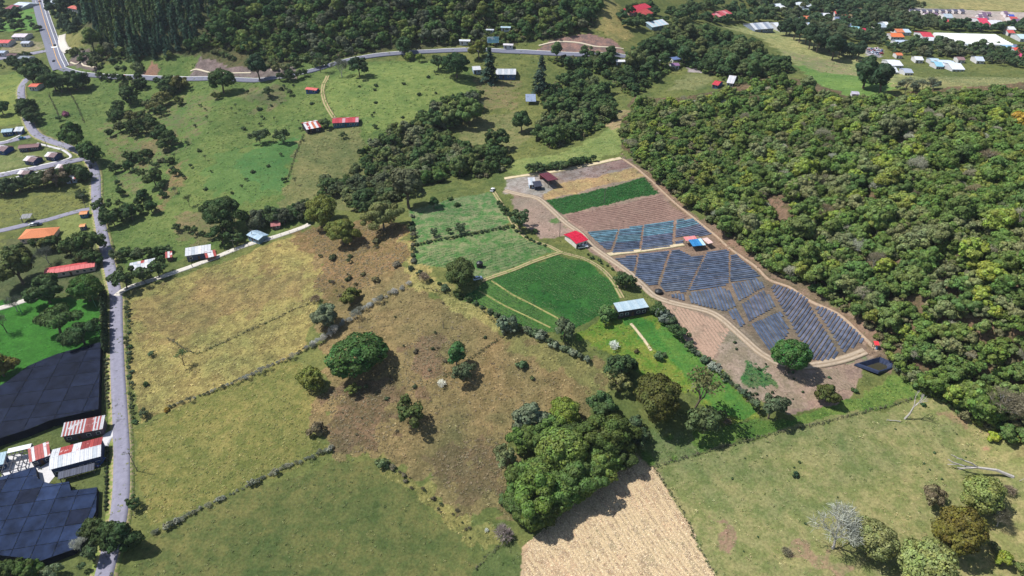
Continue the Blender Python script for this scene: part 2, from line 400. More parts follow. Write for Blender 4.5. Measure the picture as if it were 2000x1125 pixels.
for k, (poly, c1, c2, t, rag) in enumerate(FIELDS):
    wp = W2(poly)
    xs = [p[0] for p in wp]; ys = [p[1] for p in wp]
    sel = np.nonzero((gx > min(xs) - 8) & (gx < max(xs) + 8) & (gy > min(ys) - 8) & (gy < max(ys) + 8))[0]
    jx, jy = jitter(gx[sel], gy[sel], rag, k)
    s2 = sel[inside(wp, jx, jy)]
    ca[s2] = lin(c1); cb[s2] = lin(c2); tw[s2] = t
# broad patchiness of the land cover itself (drier and greener areas)
big = fbm(gx, gy, 60, 4); b2 = fbm(gx + 500, gy + 90, 14, 3)
b3 = fbm(gx + 77, gy + 310, 5, 2)
dry = np.clip((big - 0.5) * 2.4 + (b2 - 0.5) * 2.0 + (b3 - .5) * 1.1 * (tw > .15), -1.3, 1.3)[:, None]
ca = ca * (1 + dry * np.array([0.27, 0.15, 0.17])); cb = cb * (1 + dry * np.array([0.27, 0.15, 0.17]))
idx = np.arange(shape[0] * shape[1]).reshape(shape)
quads = np.stack([idx[:-1, :-1], idx[:-1, 1:], idx[1:, 1:], idx[1:, :-1]], -1).reshape(-1, 4)

def ground_material():
    m, nt, out = new_mat('land cover'); N, L = nt.nodes, nt.links
    geo = N.new('ShaderNodeNewGeometry')
    A = N.new('ShaderNodeAttribute'); A.attribute_name = 'cover_a'
    B = N.new('ShaderNodeAttribute'); B.attribute_name = 'cover_b'
    T = N.new('ShaderNodeAttribute'); T.attribute_name = 'tussock'
    def noise(scale, det, rough=0.6):
        n = N.new('ShaderNodeTexNoise'); n.inputs['Scale'].default_value = scale; n.inputs['Detail'].default_value = det; n.inputs['Roughness'].default_value = rough
        L.new(geo.outputs['Position'], n.inputs['Vector']); return n.outputs[0]
    def rng(v, a, b, c, d):
        r = N.new('ShaderNodeMapRange'); r.inputs[1].default_value = a; r.inputs[2].default_value = b; r.inputs[3].default_value = c; r.inputs[4].default_value = d
        L.new(v, r.inputs[0]); return r.outputs[0]
    n1 = noise(0.22, 6, 0.7); n2 = noise(1.1, 4, 0.7); n3 = noise(0.62, 3, 0.6)
    mx = N.new('ShaderNodeMix'); mx.data_type = 'RGBA'
    L.new(rng(n1, .42, .58, 0, 1), mx.inputs[0]); L.new(A.outputs[0], mx.inputs[6]); L.new(B.outputs[0], mx.inputs[7])
    # sparse weeds: darker green spots
    spot = N.new('ShaderNodeMix'); spot.data_type = 'RGBA'; spot.inputs[7].default_value = (0.045, 0.075, 0.02, 1)
    L.new(rng(n3, .66, .72, 0, .75), spot.inputs[0]); L.new(mx.outputs[2], spot.inputs[6])
    val = N.new('ShaderNodeMix'); val.data_type = 'RGBA'; val.blend_type = 'MULTIPLY'; val.inputs[0].default_value = 1
    L.new(spot.outputs[2], val.inputs[6]); L.new(rng(n2, .3, .7, .62, 1.22), val.inputs[7])
    b = N.new('ShaderNodeBsdfPrincipled'); b.inputs['Roughness'].default_value = 0.95; b.inputs['Specular IOR Level'].default_value = 0.1
    L.new(val.outputs[2], b.inputs['Base Color'])
    bp = N.new('ShaderNodeBump'); bp.inputs['Distance'].default_value = 0.9
    am = N.new('ShaderNodeMath'); am.operation = 'MULTIPLY_ADD'; am.inputs[1].default_value = 0.6; am.inputs[2].default_value = 0.18
    L.new(T.outputs['Fac'], am.inputs[0]); L.new(am.outputs[0], bp.inputs['Strength'])
    L.new(n2, bp.inputs['Height']); L.new(bp.outputs[0], b.inputs['Normal'])
    L.new(b.outputs[0], out.inputs[0])
    return m
GM = ground_material()
gme = raw_mesh('ground', np.stack([gx, gy, zg], 1), quads, GM, smooth=True)
def vcol(me, name, c):
    a = me.attributes.new(name, 'FLOAT_COLOR', 'POINT')
    a.data.foreach_set('color', np.concatenate([c, np.ones((len(c), 1))], 1).astype(np.float32).ravel())
def mute_cover(c):                                       # tones every cover down evenly: slightly greyer and darker
    g_ = c @ np.array([.3, .6, .1])
    return (c * .94 + g_[:, None] * np.array([.06, .06, .062])) * .82
ca = mute_cover(ca); cb = mute_cover(cb)
vcol(gme, 'cover_a', ca); vcol(gme, 'cover_b', cb)
at = gme.attributes.new('tussock', 'FLOAT', 'POINT'); at.data.foreach_set('value', tw.astype(np.float32))
ground = link(bpy.data.objects.new('ground', gme))
tag(ground, 'rolling farmland with pasture, dry grass and ploughed plots', kind='structure')

# ------------------------------------------------------------------ roads, lanes, tracks draped on the ground
def smooth_line(pts, step=3.0):
    p = [Vector(q) for q in pts]; p = [p[0] * 2 - p[1]] + p + [p[-1] * 2 - p[-2]]
    out = []
    for i in range(1, len(p) - 2):
        a, b, c, d = p[i - 1], p[i], p[i + 1], p[i + 2]
        n = max(2, int((c - b).length / step))
        for k in range(n):
            t = k / n
            out.append(0.5 * ((2 * b) + (c - a) * t + (2 * a - 5 * b + 4 * c - d) * t * t + (3 * b - a - 3 * c + d) * t ** 3))
    out.append(p[-2]); return out
def ribbon(name, pxs, width, material, lift=0.12, off=0.0, cross=4, parent=None, kind='structure', label=None, skirt=0.5, world=False, zline=None):
    line = smooth_line([(q if world else W2([q])[0]) for q in pxs] if not world else pxs)
    line = [Vector((q[0], q[1])) for q in line]
    v = []; f = []; uv = []
    n = len(line); prof = [(-0.5, -skirt)] + [(-0.5 + i / cross, 0) for i in range(cross + 1)] + [(0.5, -skirt)]
    m = len(prof); dist = 0
    for i, q in enumerate(line):
        d = line[min(i + 1, n - 1)] - line[max(i - 1, 0)]
        d = d.normalized() if d.length > 0 else Vector((0, 1)); s = Vector((d.y, -d.x))
        if i: dist += (q - line[i - 1]).length
        c = q + s * off
        zc = float(gz(c.x, c.y))
        for a, h in prof:
            w = c + s * (a * width)
            z = 0.55 * float(gz(w.x, w.y)) + 0.45 * zc if width > 3 else float(gz(w.x, w.y))
            z = max(z, float(gz(w.x, w.y)))
            v.append((w.x, w.y, z + lift + h)); uv.append((a, dist))
    for i in range(n - 1):
        for k in range(m - 1):
            f.append((i * m + k, i * m + k + 1, (i + 1) * m + k + 1, (i + 1) * m + k))
    me = bpy.data.meshes.new(name); me.from_pydata(v, [], f); me.materials.append(material)
    ul = me.uv_layers.new(name='UVMap')
    lv = np.empty(len(me.loops), np.int32); me.loops.foreach_get('vertex_index', lv)
    ul.data.foreach_set('uv', np.array(uv, np.float32)[lv].ravel())
    for p_ in me.polygons: p_.use_smooth = True
    o = link(bpy.data.objects.new(name, me), parent)
    if parent is None: tag(o, label, kind=kind)
    return o
def asphalt(name, col, var=0.16, patch=(0.06, 0.06, 0.065), thr=0.66):
    return mat(col, rough=0.85, var=var, scale=0.5, dirt=(*patch, 0.35, thr), key=name)
def track_material(name, soil, grass, ruts=True):
    m, nt, out = new_mat(name); N, L = nt.nodes, nt.links
    uv = N.new('ShaderNodeUVMap'); sx = N.new('ShaderNodeSeparateXYZ'); L.new(uv.outputs[0], sx.inputs[0])
    geo = N.new('ShaderNodeNewGeometry')
    nz = N.new('ShaderNodeTexNoise'); nz.inputs['Scale'].default_value = 0.7; nz.inputs['Detail'].default_value = 4
    L.new(geo.outputs['Position'], nz.inputs['Vector'])
    def M(op, a, b=None):
        q = N.new('ShaderNodeMath'); q.operation = op
        for i, z in enumerate((a, b)):
            if z is None: continue
            if isinstance(z, (int, float)): q.inputs[i].default_value = z
            else: L.new(z, q.inputs[i])
        return q.outputs[0]
    ax = M('ABSOLUTE', sx.outputs[0])
    if ruts: d = M('ABSOLUTE', M('SUBTRACT', ax, 0.24))
    else: d = M('MULTIPLY', ax, 0.4)
    e = M('ADD', d, M('MULTIPLY', M('SUBTRACT', nz.outputs[0], 0.5), 0.45))
    r = N.new('ShaderNodeMapRange'); r.inputs[1].default_value = 0.10; r.inputs[2].default_value = 0.19; L.new(e, r.inputs[0])
    mx = N.new('ShaderNodeMix'); mx.data_type = 'RGBA'; L.new(r.outputs[0], mx.inputs[0])
    mx.inputs[6].default_value = (*soil, 1); mx.inputs[7].default_value = (*grass, 1)
    vv = N.new('ShaderNodeMix'); vv.data_type = 'RGBA'; vv.blend_type = 'MULTIPLY'; vv.inputs[0].default_value = 1
    r2 = N.new('ShaderNodeMapRange'); r2.inputs[1].default_value = .3; r2.inputs[2].default_value = .7; r2.inputs[3].default_value = .75; r2.inputs[4].default_value = 1.2; L.new(nz.outputs[0], r2.inputs[0])
    L.new(mx.outputs[2], vv.inputs[6]); L.new(r2.outputs[0], vv.inputs[7])
    b = N.new('ShaderNodeBsdfPrincipled'); b.inputs['Roughness'].default_value = 0.95; b.inputs['Specular IOR Level'].default_value = 0.1
    L.new(vv.outputs[2], b.inputs['Base Color']); L.new(b.outputs[0], out.inputs[0])
    return m
ASPH = asphalt('worn asphalt', lin((126, 124, 138)), thr=.62)
ASPH2 = asphalt('highway asphalt', lin((104, 106, 120)), var=.12, thr=.7)
CONC = mat(lin((186, 180, 170)), rough=0.9, var=0.12, scale=0.8, key='concrete')
CONC2 = mat(lin((190, 188, 188)), rough=0.9, var=0.1, scale=0.8, key='pale concrete')
DIRT = track_material('dirt track', lin((158, 142, 108)), lin((92, 108, 54)))
DIRT2 = track_material('farm track', lin((166, 150, 130)), lin((138, 122, 102)))
DIRT3 = track_material('pale path', lin((190, 174, 144)), lin((140, 134, 96)), ruts=False)
DIRT4 = track_material('earth path', lin((160,140,118)), lin((132,108,90)), ruts=False)
STRIP = track_material('grassy strip', lin((148,140,92)), lin((100,118,56)), ruts=False)
VERGE = track_material('verge', lin((168, 152, 118)), lin((104, 116, 60)), ruts=False)
R_MAIN = [(190,1200),(203,1125),(213,1085),(233,1000),(238,900),(234,800),(229,700),(227,620),(226,575),(214,520),(203,470),(195,430),(188,385),(187,345),(179,320),(160,299),(130,286),(100,276),(72,263),(57,242),(48,215),(42,190),(45,165),(62,146),(90,138)]
ribbon('road_verge', R_MAIN, 8.6, VERGE, lift=0.06, label='dusty gravel verge along the village lane')
ribbon('road', R_MAIN, 5.6, ASPH, label='worn grey asphalt lane with patched potholes')
HW = [(64,-40),(70,-15),(77,5),(86,38),(96,68),(104,92),(111,115),(120,134),(150,143),(190,148),(240,151),(290,153),(340,154),(400,154),(480,157),(560,150),(640,129),(690,116),(740,108),(800,103),(860,100),(930,98),(1000,101),(1060,104),(1130,107),(1200,108),(1228,112),(1262,118),(1300,122)]
NH = 8
ribbon('highway', HW[:NH], 14.0, ASPH2, lift=0.3, label='wide two-way highway with painted lines')
ribbon('highway', HW[NH - 1:], 6.0, ASPH2, lift=0.3, label='hill road curving below the wooded slope')
PAINTW = mat((0.72, 0.72, 0.70), rough=0.7, var=0.15, key='road paint'); PAINTY = mat(lin((214, 160, 70)), rough=0.7, var=0.2, key='road paint')
for off, mt in ((-6.4, PAINTW), (-3.3, PAINTW), (0.0, PAINTY), (3.3, PAINTW), (6.4, PAINTW)):
    ribbon('road_marking', HW[:NH], 0.45, mt, lift=0.42, off=off, cross=1, skirt=0.05, label='painted line on the highway')
for off in (-2.7, 2.7):
    ribbon('road_marking', HW[NH - 1:], 0.4, PAINTW, lift=0.42, off=off, cross=1, skirt=0.05, label='painted edge line on the hill road')
a_, b_ = G(94, 93), G(113, 92)
ribbon('road_marking', [a_[:2], ((a_ + b_) / 2)[:2], b_[:2]], 2.2, PAINTW, lift=0.5, cross=1, skirt=0.1, world=True, label='white crossing band across the highway')
ribbon('lane', [(228,578),(240,568),(262,558),(300,546),(376,520),(460,487),(540,462),(590,445),(604,438)], 3.6, CONC, lift=.15, label='pale concrete lane above the dry yellow field')
ribbon('side_road', [(192,405),(165,410),(140,416),(95,429),(50,439),(0,451),(-40,458)], 5.0, ASPH, label='grey side road past the tiled house')
ribbon('estate_road', [(-60,352),(0,343),(40,335),(78,328),(120,319),(150,313),(174,308)], 6.5, ASPH, label='estate road between the small new houses')
ribbon('estate_road', [(-60,286),(0,280),(36,272),(62,266)], 6.0, ASPH, label='short estate road by the blue-walled house')
for pts, w_ in (([(-60,346),(0,339),(40,331),(72,325),(108,317),(132,311),(139,306),(132,299),(120,292),(96,286),(72,280)], 1.8), ([(-40,362),(0,354),(60,340),(118,327)], 1.2), ([(-40,274),(0,278),(30,269),(42,262),(45,256)], 1.5)):
    ribbon('pavement', pts, w_, CONC2, lift=0.24, cross=2, label='pale concrete pavement beside the estate road')
ribbon('yard_road', [(-30,118),(0,114),(30,111),(60,105),(95,98)], 9.0, ASPH, label='grey yard road joining the highway')
ribbon('driveway', [(122,68),(121,80),(126,94),(134,100)], 7.0, CONC, label='concrete pull-off beside the highway')
ribbon('driveway', [(-40,608),(0,602),(40,590),(80,577)], 4.0, CONC, label='pale concrete drive behind the lawn')
ribbon('dirt_track', [(640,148),(632,165),(630,180),(634,198),(642,214),(652,230)], 3.6, DIRT, label='two-rut track down to the red-roofed farmhouse')
ribbon('farm_track', [(985,372),(1000,376),(1025,382),(1050,387),(1075,407),(1105,435),(1133,455),(1155,480),(1190,505),(1222,527),(1250,552),(1278,578),(1312,591),(1342,598),(1381,607),(1405,619),(1428,638),(1458,665),(1480,685),(1500,698),(1530,712),(1575,715),(1640,704),(1690,686)], 3.8, DIRT2, label='pale farm track along the plastic-covered beds')
ribbon('dirt_track', [(964,374),(978,396),(991,417),(1002,436),(1014,450),(1030,466),(1075,482),(1096,493),(1140,505),(1175,525),(1198,550),(1207,566),(1216,582)], 2.7, DIRT, label='curving two-rut track through the green plots')
ribbon('dirt_track', [(1096,493),(1050,508),(1000,528),(940,549)], 2.7, DIRT, lift=.16, label='two-rut track to the big round tree')
ribbon('path', [(1216,310),(1240,326),(1262,344),(1290,370),(1325,402),(1363,432),(1400,462),(1425,485),(1475,520),(1500,545),(1540,560),(1582,588),(1634,612),(1688,660),(1714,686)], 1.7, DIRT4, label='narrow path along the forest edge')
ribbon('farm_track', [(985,349),(1010,345),(1075,336),(1130,326),(1175,317),(1213,309)], 3.6, DIRT3, lift=.14, label='pale track along the top of the bare plots')
ribbon('path', [(1186,498),(1230,492),(1290,484),(1335,477)], 3.2, DIRT3, label='path to the field shelter between the beds')
ribbon('path', [(1232,632),(1243,645),(1258,664),(1272,685)], 1.4, DIRT3, label='short footpath below the white-roofed barn')
ribbon('path', [(935,568),(985,597),(1030,618),(1075,640)], .9, STRIP, label='faint lower strip along the green plot')
ribbon('path', [(960,548),(1000,575),(1060,606),(1112,634)], 1.0, STRIP, label='pale strip along the green plot')
DR = mat(lin((196, 184, 160)), rough=.9, var=.1, key='concrete drain')
for pts in ([(138,122),(150,126),(158,120),(163,128),(184,132)], [(372,140),(384,136),(410,142),(440,144),(490,143)], [(1052,90),(1090,82),(1130,84),(1170,92),(1218,96)], [(528,138),(555,136),(568,142)]):
    ribbon('drain_channel', pts, 1.2, DR, lift=.5, cross=2, label='pale concrete drain crossing the cut bank')
# ------------------------------------------------------------------ plastic-covered beds, row by row
def r1(x, y): return (1140 + x / 6.657, 410 + y / 6.657)
def r2(x, y): return (1240 + x / 6.657, 530 + y / 6.657)
def r3(x, y): return (1460 + x / 6.657, 540 + y / 6.657)
def plastic(name, col):
    m, nt, out = new_mat(name); N, L = nt.nodes, nt.links
    geo = N.new('ShaderNodeNewGeometry'); nz = N.new('ShaderNodeTexNoise'); nz.inputs['Scale'].default_value = 0.35; nz.inputs['Detail'].default_value = 6
    L.new(geo.outputs['Position'], nz.inputs['Vector'])
    r = N.new('ShaderNodeMapRange'); r.inputs[1].default_value = .35; r.inputs[2].default_value = .65; r.inputs[3].default_value = .65; r.inputs[4].default_value = 1.35; L.new(nz.outputs[0], r.inputs[0])
    mx = N.new('ShaderNodeMix'); mx.data_type = 'RGBA'; mx.blend_type = 'MULTIPLY'; mx.inputs[0].default_value = 1; mx.inputs[6].default_value = (*col, 1); L.new(r.outputs[0], mx.inputs[7])
    b = N.new('ShaderNodeBsdfPrincipled'); b.inputs['Roughness'].default_value = 0.42; L.new(mx.outputs[2], b.inputs['Base Color'])
    bp = N.new('ShaderNodeBump'); bp.inputs['Distance'].default_value = .15; L.new(nz.outputs[0], bp.inputs['Height']); L.new(bp.outputs[0], b.inputs['Normal'])
    L.new(b.outputs[0], out.inputs[0]); return m
PL = [plastic('mulch film', lin(c)) for c in ((72,82,100),(78,88,106),(80,88,101),(66,76,93))]
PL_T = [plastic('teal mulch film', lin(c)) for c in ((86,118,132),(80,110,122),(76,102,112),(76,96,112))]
PL_V = [plastic('grey mulch film', lin(c)) for c in ((78,84,100),(86,90,106),(72,79,96))]
def clip_line(poly, o, d):
    """longest stretch of the line o + t d inside the outline"""
    ts = []
    n = len(poly)
    for i in range(n):
        a = Vector(poly[i]); b = Vector(poly[(i + 1) % n]); e = b - a
        den = d.x * e.y - d.y * e.x
        if abs(den) < 1e-9: continue
        w = a - o
        t = (w.x * e.y - w.y * e.x) / den; s = (w.x * d.y - w.y * d.x) / den
        if 0 <= s < 1: ts.append(t)
    ts.sort()
    best = None
    for a, b in zip(ts[::2], ts[1::2]):
        if best is None or b - a > best[1] - best[0]: best = (a, b)
    return best
def bed_row(p, q, width, h, mats, name, parent, origin):
    n = max(2, int((q - p).length / 6))
    d = (q - p).normalized(); s = Vector((d.y, -d.x))
    v = []; f = []
    prof = [(-.5, -.25), (-.42, h * .8), (-.2, h), (.2, h), (.42, h * .8), (.5, -.25)]
    for i in range(n + 1):
        c = p + (q - p) * (i / n) + s * RNG.uniform(-.06, .06)
        ww = width * RNG.uniform(.93, 1.07)
        for a, z in prof:
            w = c + s * (a * ww)
            v.append((w.x - origin.x, w.y - origin.y, float(gz(w.x, w.y)) + z + .03 - origin.z))
    m = len(prof)
    for i in range(n):
        for k in range(m - 1): f.append((i * m + k, i * m + k + 1, (i + 1) * m + k + 1, (i + 1) * m + k))
    f.append(tuple(range(m))[::-1]); f.append(tuple(n * m + k for k in range(m)))
    me = bpy.data.meshes.new(name); me.from_pydata(v, [], f); me.materials.append(mats)
    return link(bpy.data.objects.new(name, me), parent)
def bed_block(poly, d0, d1, label, mats, spacing=1.5, width=1.24, h=.3, teal=0, group='plastic-covered beds of the farm', name='mulch_bed', row='mulch_row'):
    wp = W2(poly); a = Vector(W2([d0])[0]); b = Vector(W2([d1])[0]); d = (b - a).normalized(); s = Vector((d.y, -d.x))
    c = Vector((sum(p[0] for p in wp) / len(wp), sum(p[1] for p in wp) / len(wp)))
    org = Vector((c.x, c.y, float(gz(c.x, c.y))))
    root = empty(name, org); tag(root, label, 'crop bed', group)
    pr = [Vector(p).dot(s) for p in wp]
    k0 = min(pr) + spacing * .5; nrow = int((max(pr) - k0) / spacing) + 1
    far_first = s.y > 0
    for i in range(nrow):
        k = k0 + i * spacing
        got = clip_line(wp, s * k, d)
        if not got or got[1] - got[0] < 2.0: continue
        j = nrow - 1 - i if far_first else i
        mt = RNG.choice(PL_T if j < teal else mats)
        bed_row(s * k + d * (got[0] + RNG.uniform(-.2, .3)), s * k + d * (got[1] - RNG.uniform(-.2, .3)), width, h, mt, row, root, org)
    return root
DU = (r1(40, 290), r1(1420, 110)); DV = (r1(700, 600), r1(1890, 450))
bed_block([r1(40,290), r1(445,255), r1(345,540), r1(310,535)], *DU, 'short block of blue and teal plastic rows beside the red-roofed house', PL, teal=7)
bed_block([r1(470,250), r1(765,202), r1(720,525), r1(370,562)], *DU, 'second block of plastic rows, teal topped, below the bare plot', PL, teal=9)
bed_block([r1(785,197), r1(1168,137), r1(1150,468), r1(748,528)], *DU, 'wide block of dark blue plastic rows with a teal upper edge', PL + PL_V, teal=7)
bed_block([r1(1208,130), r1(1420,112), r1(1690,335), r1(1300,345), r1(1290,440), r1(1190,460)], *DU, 'block of plastic rows behind the field shelter', PL_V, teal=5)
bed_block([r1(405,630), r1(690,592), r1(652,810), r1(600,800)], *DV, 'small triangular block of plastic rows beside the farm track', PL)
bed_block([r1(718,578), r1(1110,532), r1(950,985), r1(860,985), r1(670,860)], *DV, 'block of dark plastic rows reaching the lone roadside tree', PL)
bed_block([r1(1142,528), r1(1250,520), r1(1400,605), r1(1572,575), r1(1335,1065), r1(1060,1068), r1(995,985)], *DV, 'large block of dark plastic rows below the field shelter path', PL)
bed_block([r1(1605,548), r1(1885,522), r1(1885,970), r1(1370,1055)], *DV, 'long block of dark plastic rows just below the field shelter', PL)
bed_block([(1427,491), (1440,499), (1487,541), (1427,553)], *DV, 'triangular block of plastic rows against the forest-edge path', PL)
DW = (r2(930,240), r2(1030,500))
bed_block([r2(435,305), r2(640,292), r2(636,385), (r2(440,330))], r2(500,300), r2(510,370), 'tiny block of short plastic rows at the track bend', PL)
bed_block([r2(712,278), r2(1110,205), r2(1240,265), r2(1312,450), r2(1180,522), r2(880,452), r2(720,408)], *DW, 'fan of down-slope plastic rows above the track bend', PL)
bed_block([r2(1265,162), r2(1600,97), r2(1690,205), r2(1345,395)], r2(1270,180), r2(1360,390), 'block of down-slope plastic rows under the forest-edge corner', PL)
bed_block([r2(1192,535), r2(1320,482), r2(1422,690), r2(1390,722)], r2(1250,540), r2(1340,700), 'narrow block of few plastic rows beside the bare pink soil', PL)
bed_block([r2(1395,430), r2(1690,240), r2(1832,458), r2(1490,652)], r2(1400,440), r2(1490,650), 'square block of silvery blue plastic rows between two footpaths', PL + PL_V)
bed_block([r2(1512,690), r2(1890,517), r2(2010,790), r2(1960,860), r2(1740,1045)], r2(1520,700), r2(1740,1030), 'block of plastic rows running down to the dense round tree', PL)
bed_block([r3(280,100), r3(420,120), r3(560,170), r3(660,210), r3(780,300), r3(800,370), r3(1190,1020), r3(1160,1060), r3(950,1098), r3(830,1080), r3(700,850), r3(560,600), r3(440,400)], r3(860,1090), r3(1060,790), 'long block of slanting grey plastic rows near the pond', PL_V, spacing=1.55)
bed_block([r3(850,375), r3(1000,410), r3(1160,490), r3(1500,800), r3(1490,850), r3(1240,990), r3(1000,600)], r3(1240,990), r3(1420,720), 'outer block of slanting grey plastic rows along the forest path', PL_V, spacing=1.55)
SOILR = smat((166, 138, 118), rough=.95, var=.25, scale=1.2, key='ridged soil')
def soil_ridges(poly, d0, d1, spacing, label, mt, h=.16, name='soil_ridges', wild=0.0):
    wp = W2(poly); a = Vector(W2([d0])[0]); b = Vector(W2([d1])[0]); d = (b - a).normalized(); s = Vector((d.y, -d.x))
    pr = [Vector(p).dot(s) for p in wp]; mb = MB(); k = min(pr) + .4
    while k < max(pr):
        got = clip_line(wp, s * k, d)
        if got and got[1] - got[0] > 2:
            n = max(2, int((got[1] - got[0]) / 5))
            pp = []
            for i in range(n + 1):
                c = s * k + d * (got[0] + (got[1] - got[0]) * i / n) + s * RNG.uniform(-.08 - wild, .08 + wild)
                z = float(gz(c.x, c.y))
                pp.append(((c.x - s.x * spacing * .36, c.y - s.y * spacing * .36, z + .03), (c.x, c.y, z + h * RNG.uniform(.7, 1.2)), (c.x + s.x * spacing * .36, c.y + s.y * spacing * .36, z + .03)))
            for i in range(n):
                if RNG.random() < wild * .6: continue
                mb.face([pp[i][0], pp[i][1], pp[i+1][1], pp[i+1][0]]); mb.face([pp[i][1], pp[i][2], pp[i+1][2], pp[i+1][1]])
        k += spacing
    o = mb.build(name, mt); tag(o, label, kind='stuff')
soil_ridges([(1294,594),(1340,604),(1400,626),(1424,646),(1392,702),(1337,662)], r2(420,430), r2(870,1080), 1.5, 'ploughed ridges in the bare pink soil', SOILR, h=.045)
soil_ridges([(1104,420),(1286,382),(1344,424),(1152,452)], (1120,425), (1300,395), 1.6, 'ploughed ridges in the reddish plot above the beds', smat((136,110,98), rough=.95, var=.3, scale=.6, key='red soil'))
soil_ridges([(1560,735),(1640,722),(1670,755),(1600,775)], (1580,730), (1640,770), 1.4, 'small weedy ridges below the pond', smat((140,122,104), rough=.95, var=.3, scale=.8, key='weedy soil'), h=.25)

soil_ridges([(1245,900),(1278,922),(1332,1005),(1395,1125),(1425,1190),(1015,1190),(1032,1070),(1105,1005),(1155,935)], (1150,940), (1260,1110), 1.3, 'rows of straw left on the stubble plot', smat((188,166,130), rough=.95, var=.3, scale=1.6, key='straw'), h=.07, wild=.4, name='straw_rows')
# ------------------------------------------------------------------ shade-net houses: posts carrying net panels
def clip_poly(sub, rect):
    def cut(pts, f):
        out = []
        for i in range(len(pts)):
            a, b = pts[i], pts[(i + 1) % len(pts)]
            fa, fb = f(a), f(b)
            if fa >= 0: out.append(a)
            if (fa >= 0) != (fb >= 0):
                t = fa / (fa - fb); out.append((a[0] + (b[0] - a[0]) * t, a[1] + (b[1] - a[1]) * t))
        return out
    x0, x1, y0, y1 = rect
    for f in (lambda p: p[0] - x0, lambda p: x1 - p[0], lambda p: p[1] - y0, lambda p: y1 - p[1]):
        sub = cut(sub, f)
        if len(sub) < 3: return []
    return sub
NETM = [smat(c, rough=.7, var=.5, scale=.22, spec=.05, key='shade net') for c in ((26,33,51),(32,44,69),(39,52,80),(24,30,46),(48,61,88),(29,36,54),(23,29,42))]
POSTM = smat((120,110,96), rough=.9, key='timber')
def net_house(outline, label, h, size, shade):
    wp = W2(outline); ang = math.radians(11)
    ca_, sa_ = math.cos(ang), math.sin(ang)
    loc = [(x * ca_ + y * sa_, -x * sa_ + y * ca_) for x, y in wp]
    cx = sum(p[0] for p in wp) / len(wp); cy = sum(p[1] for p in wp) / len(wp); base = float(gz(cx, cy))
    root = empty('shade_house', (cx, cy, base)); tag(root, label, 'net house', 'shade-net houses beside the lane')
    def w(p, z): return (p[0] * ca_ - p[1] * sa_ - cx, p[0] * sa_ + p[1] * ca_ - cy, z)
    x0 = min(p[0] for p in loc); x1 = max(p[0] for p in loc); y0 = min(p[1] for p in loc); y1 = max(p[1] for p in loc)
    nx = int((x1 - x0) / size[0]) + 1; ny = int((y1 - y0) / size[1]) + 1
    hh = {(i, j): h + RNG.uniform(-.09, .09) for i in range(nx + 1) for j in range(ny + 1)}
    for i in range(nx):
        for j in range(ny):
            rx0, ry0 = x0 + i * size[0], y0 + j * size[1]
            q = clip_poly(loc, (rx0 + .09, rx0 + size[0] - .09, ry0 + .09, ry0 + size[1] - .09))
            if len(q) < 3: continue
            mb = MB(); c = (sum(p[0] for p in q) / len(q), sum(p[1] for p in q) / len(q))
            def zz(p):
                u = (p[0] - rx0) / size[0]; t = (p[1] - ry0) / size[1]
                return (hh[i, j] * (1-u) + hh[i+1, j] * u) * (1-t) + (hh[i, j+1] * (1-u) + hh[i+1, j+1] * u) * t
            sag = RNG.uniform(.08, .2)
            ring = [(p, zz(p)) for p in q]
            dense = []
            for k in range(len(ring)):
                (a, za), (b, zb) = ring[k], ring[(k + 1) % len(ring)]
                dense += [(a, za), (((a[0]+b[0])/2, (a[1]+b[1])/2), (za+zb)/2 - sag * .3)]
            mid = [((p[0]*.45+c[0]*.55, p[1]*.45+c[1]*.55), z - sag * .8) for p, z in dense]
            for k in range(len(dense)):
                l = (k + 1) % len(dense)
                mb.face([w(*dense[k]), w(*dense[l]), w(*mid[l]), w(*mid[k])])
            mb.face([w(*p) for p in mid])
            mb.build('net_panel', NETM[RNG.choice(shade)], root)
            pm = MB(); g = (rx0, ry0)
            if inside(loc, np.array([rx0]), np.array([ry0]))[0]:
                pm.tube(w(g, -.6), w(g, h - .1), .09, .07, 6); pm.build('post', POSTM, root)
    sn = MB()                                          # net hung down the outer sides
    for k in range(len(loc)):
        a, b = loc[k], loc[(k + 1) % len(loc)]
        ln = math.hypot(b[0]-a[0], b[1]-a[1]); n = max(1, int(ln / 4))
        for t in range(n):
            p = (a[0]+(b[0]-a[0])*t/n, a[1]+(b[1]-a[1])*t/n); q = (a[0]+(b[0]-a[0])*(t+1)/n, a[1]+(b[1]-a[1])*(t+1)/n)
            sn.face([w(p, -.8), w(q, -.8), w(q, h - .15), w(p, h - .15)])
    sn.build('side_net', NETM[3], root)
net_house([(201,677),(160,690),(120,701),(92,712),(60,727),(25,755),(0,771),(-60,800),(-60,905),(0,872),(60,852),(104,834),(120,830),(198,811)], 'large dark shade-net house bordering the green lawn', 3.2, (9.5, 8.0), [0,3,5,0,3])
net_house([(75,922),(80,945),(95,953),(110,955),(140,950),(144,968),(194,960),(192,1006),(172,1052),(150,1082),(87,1106),(40,1100),(0,1096),(-60,1100),(-60,960),(0,945)], 'blue-black shade-net house with a patchwork of square panels', 3.0, (6.6, 6.2), [1,1,2,1,0,1,4])

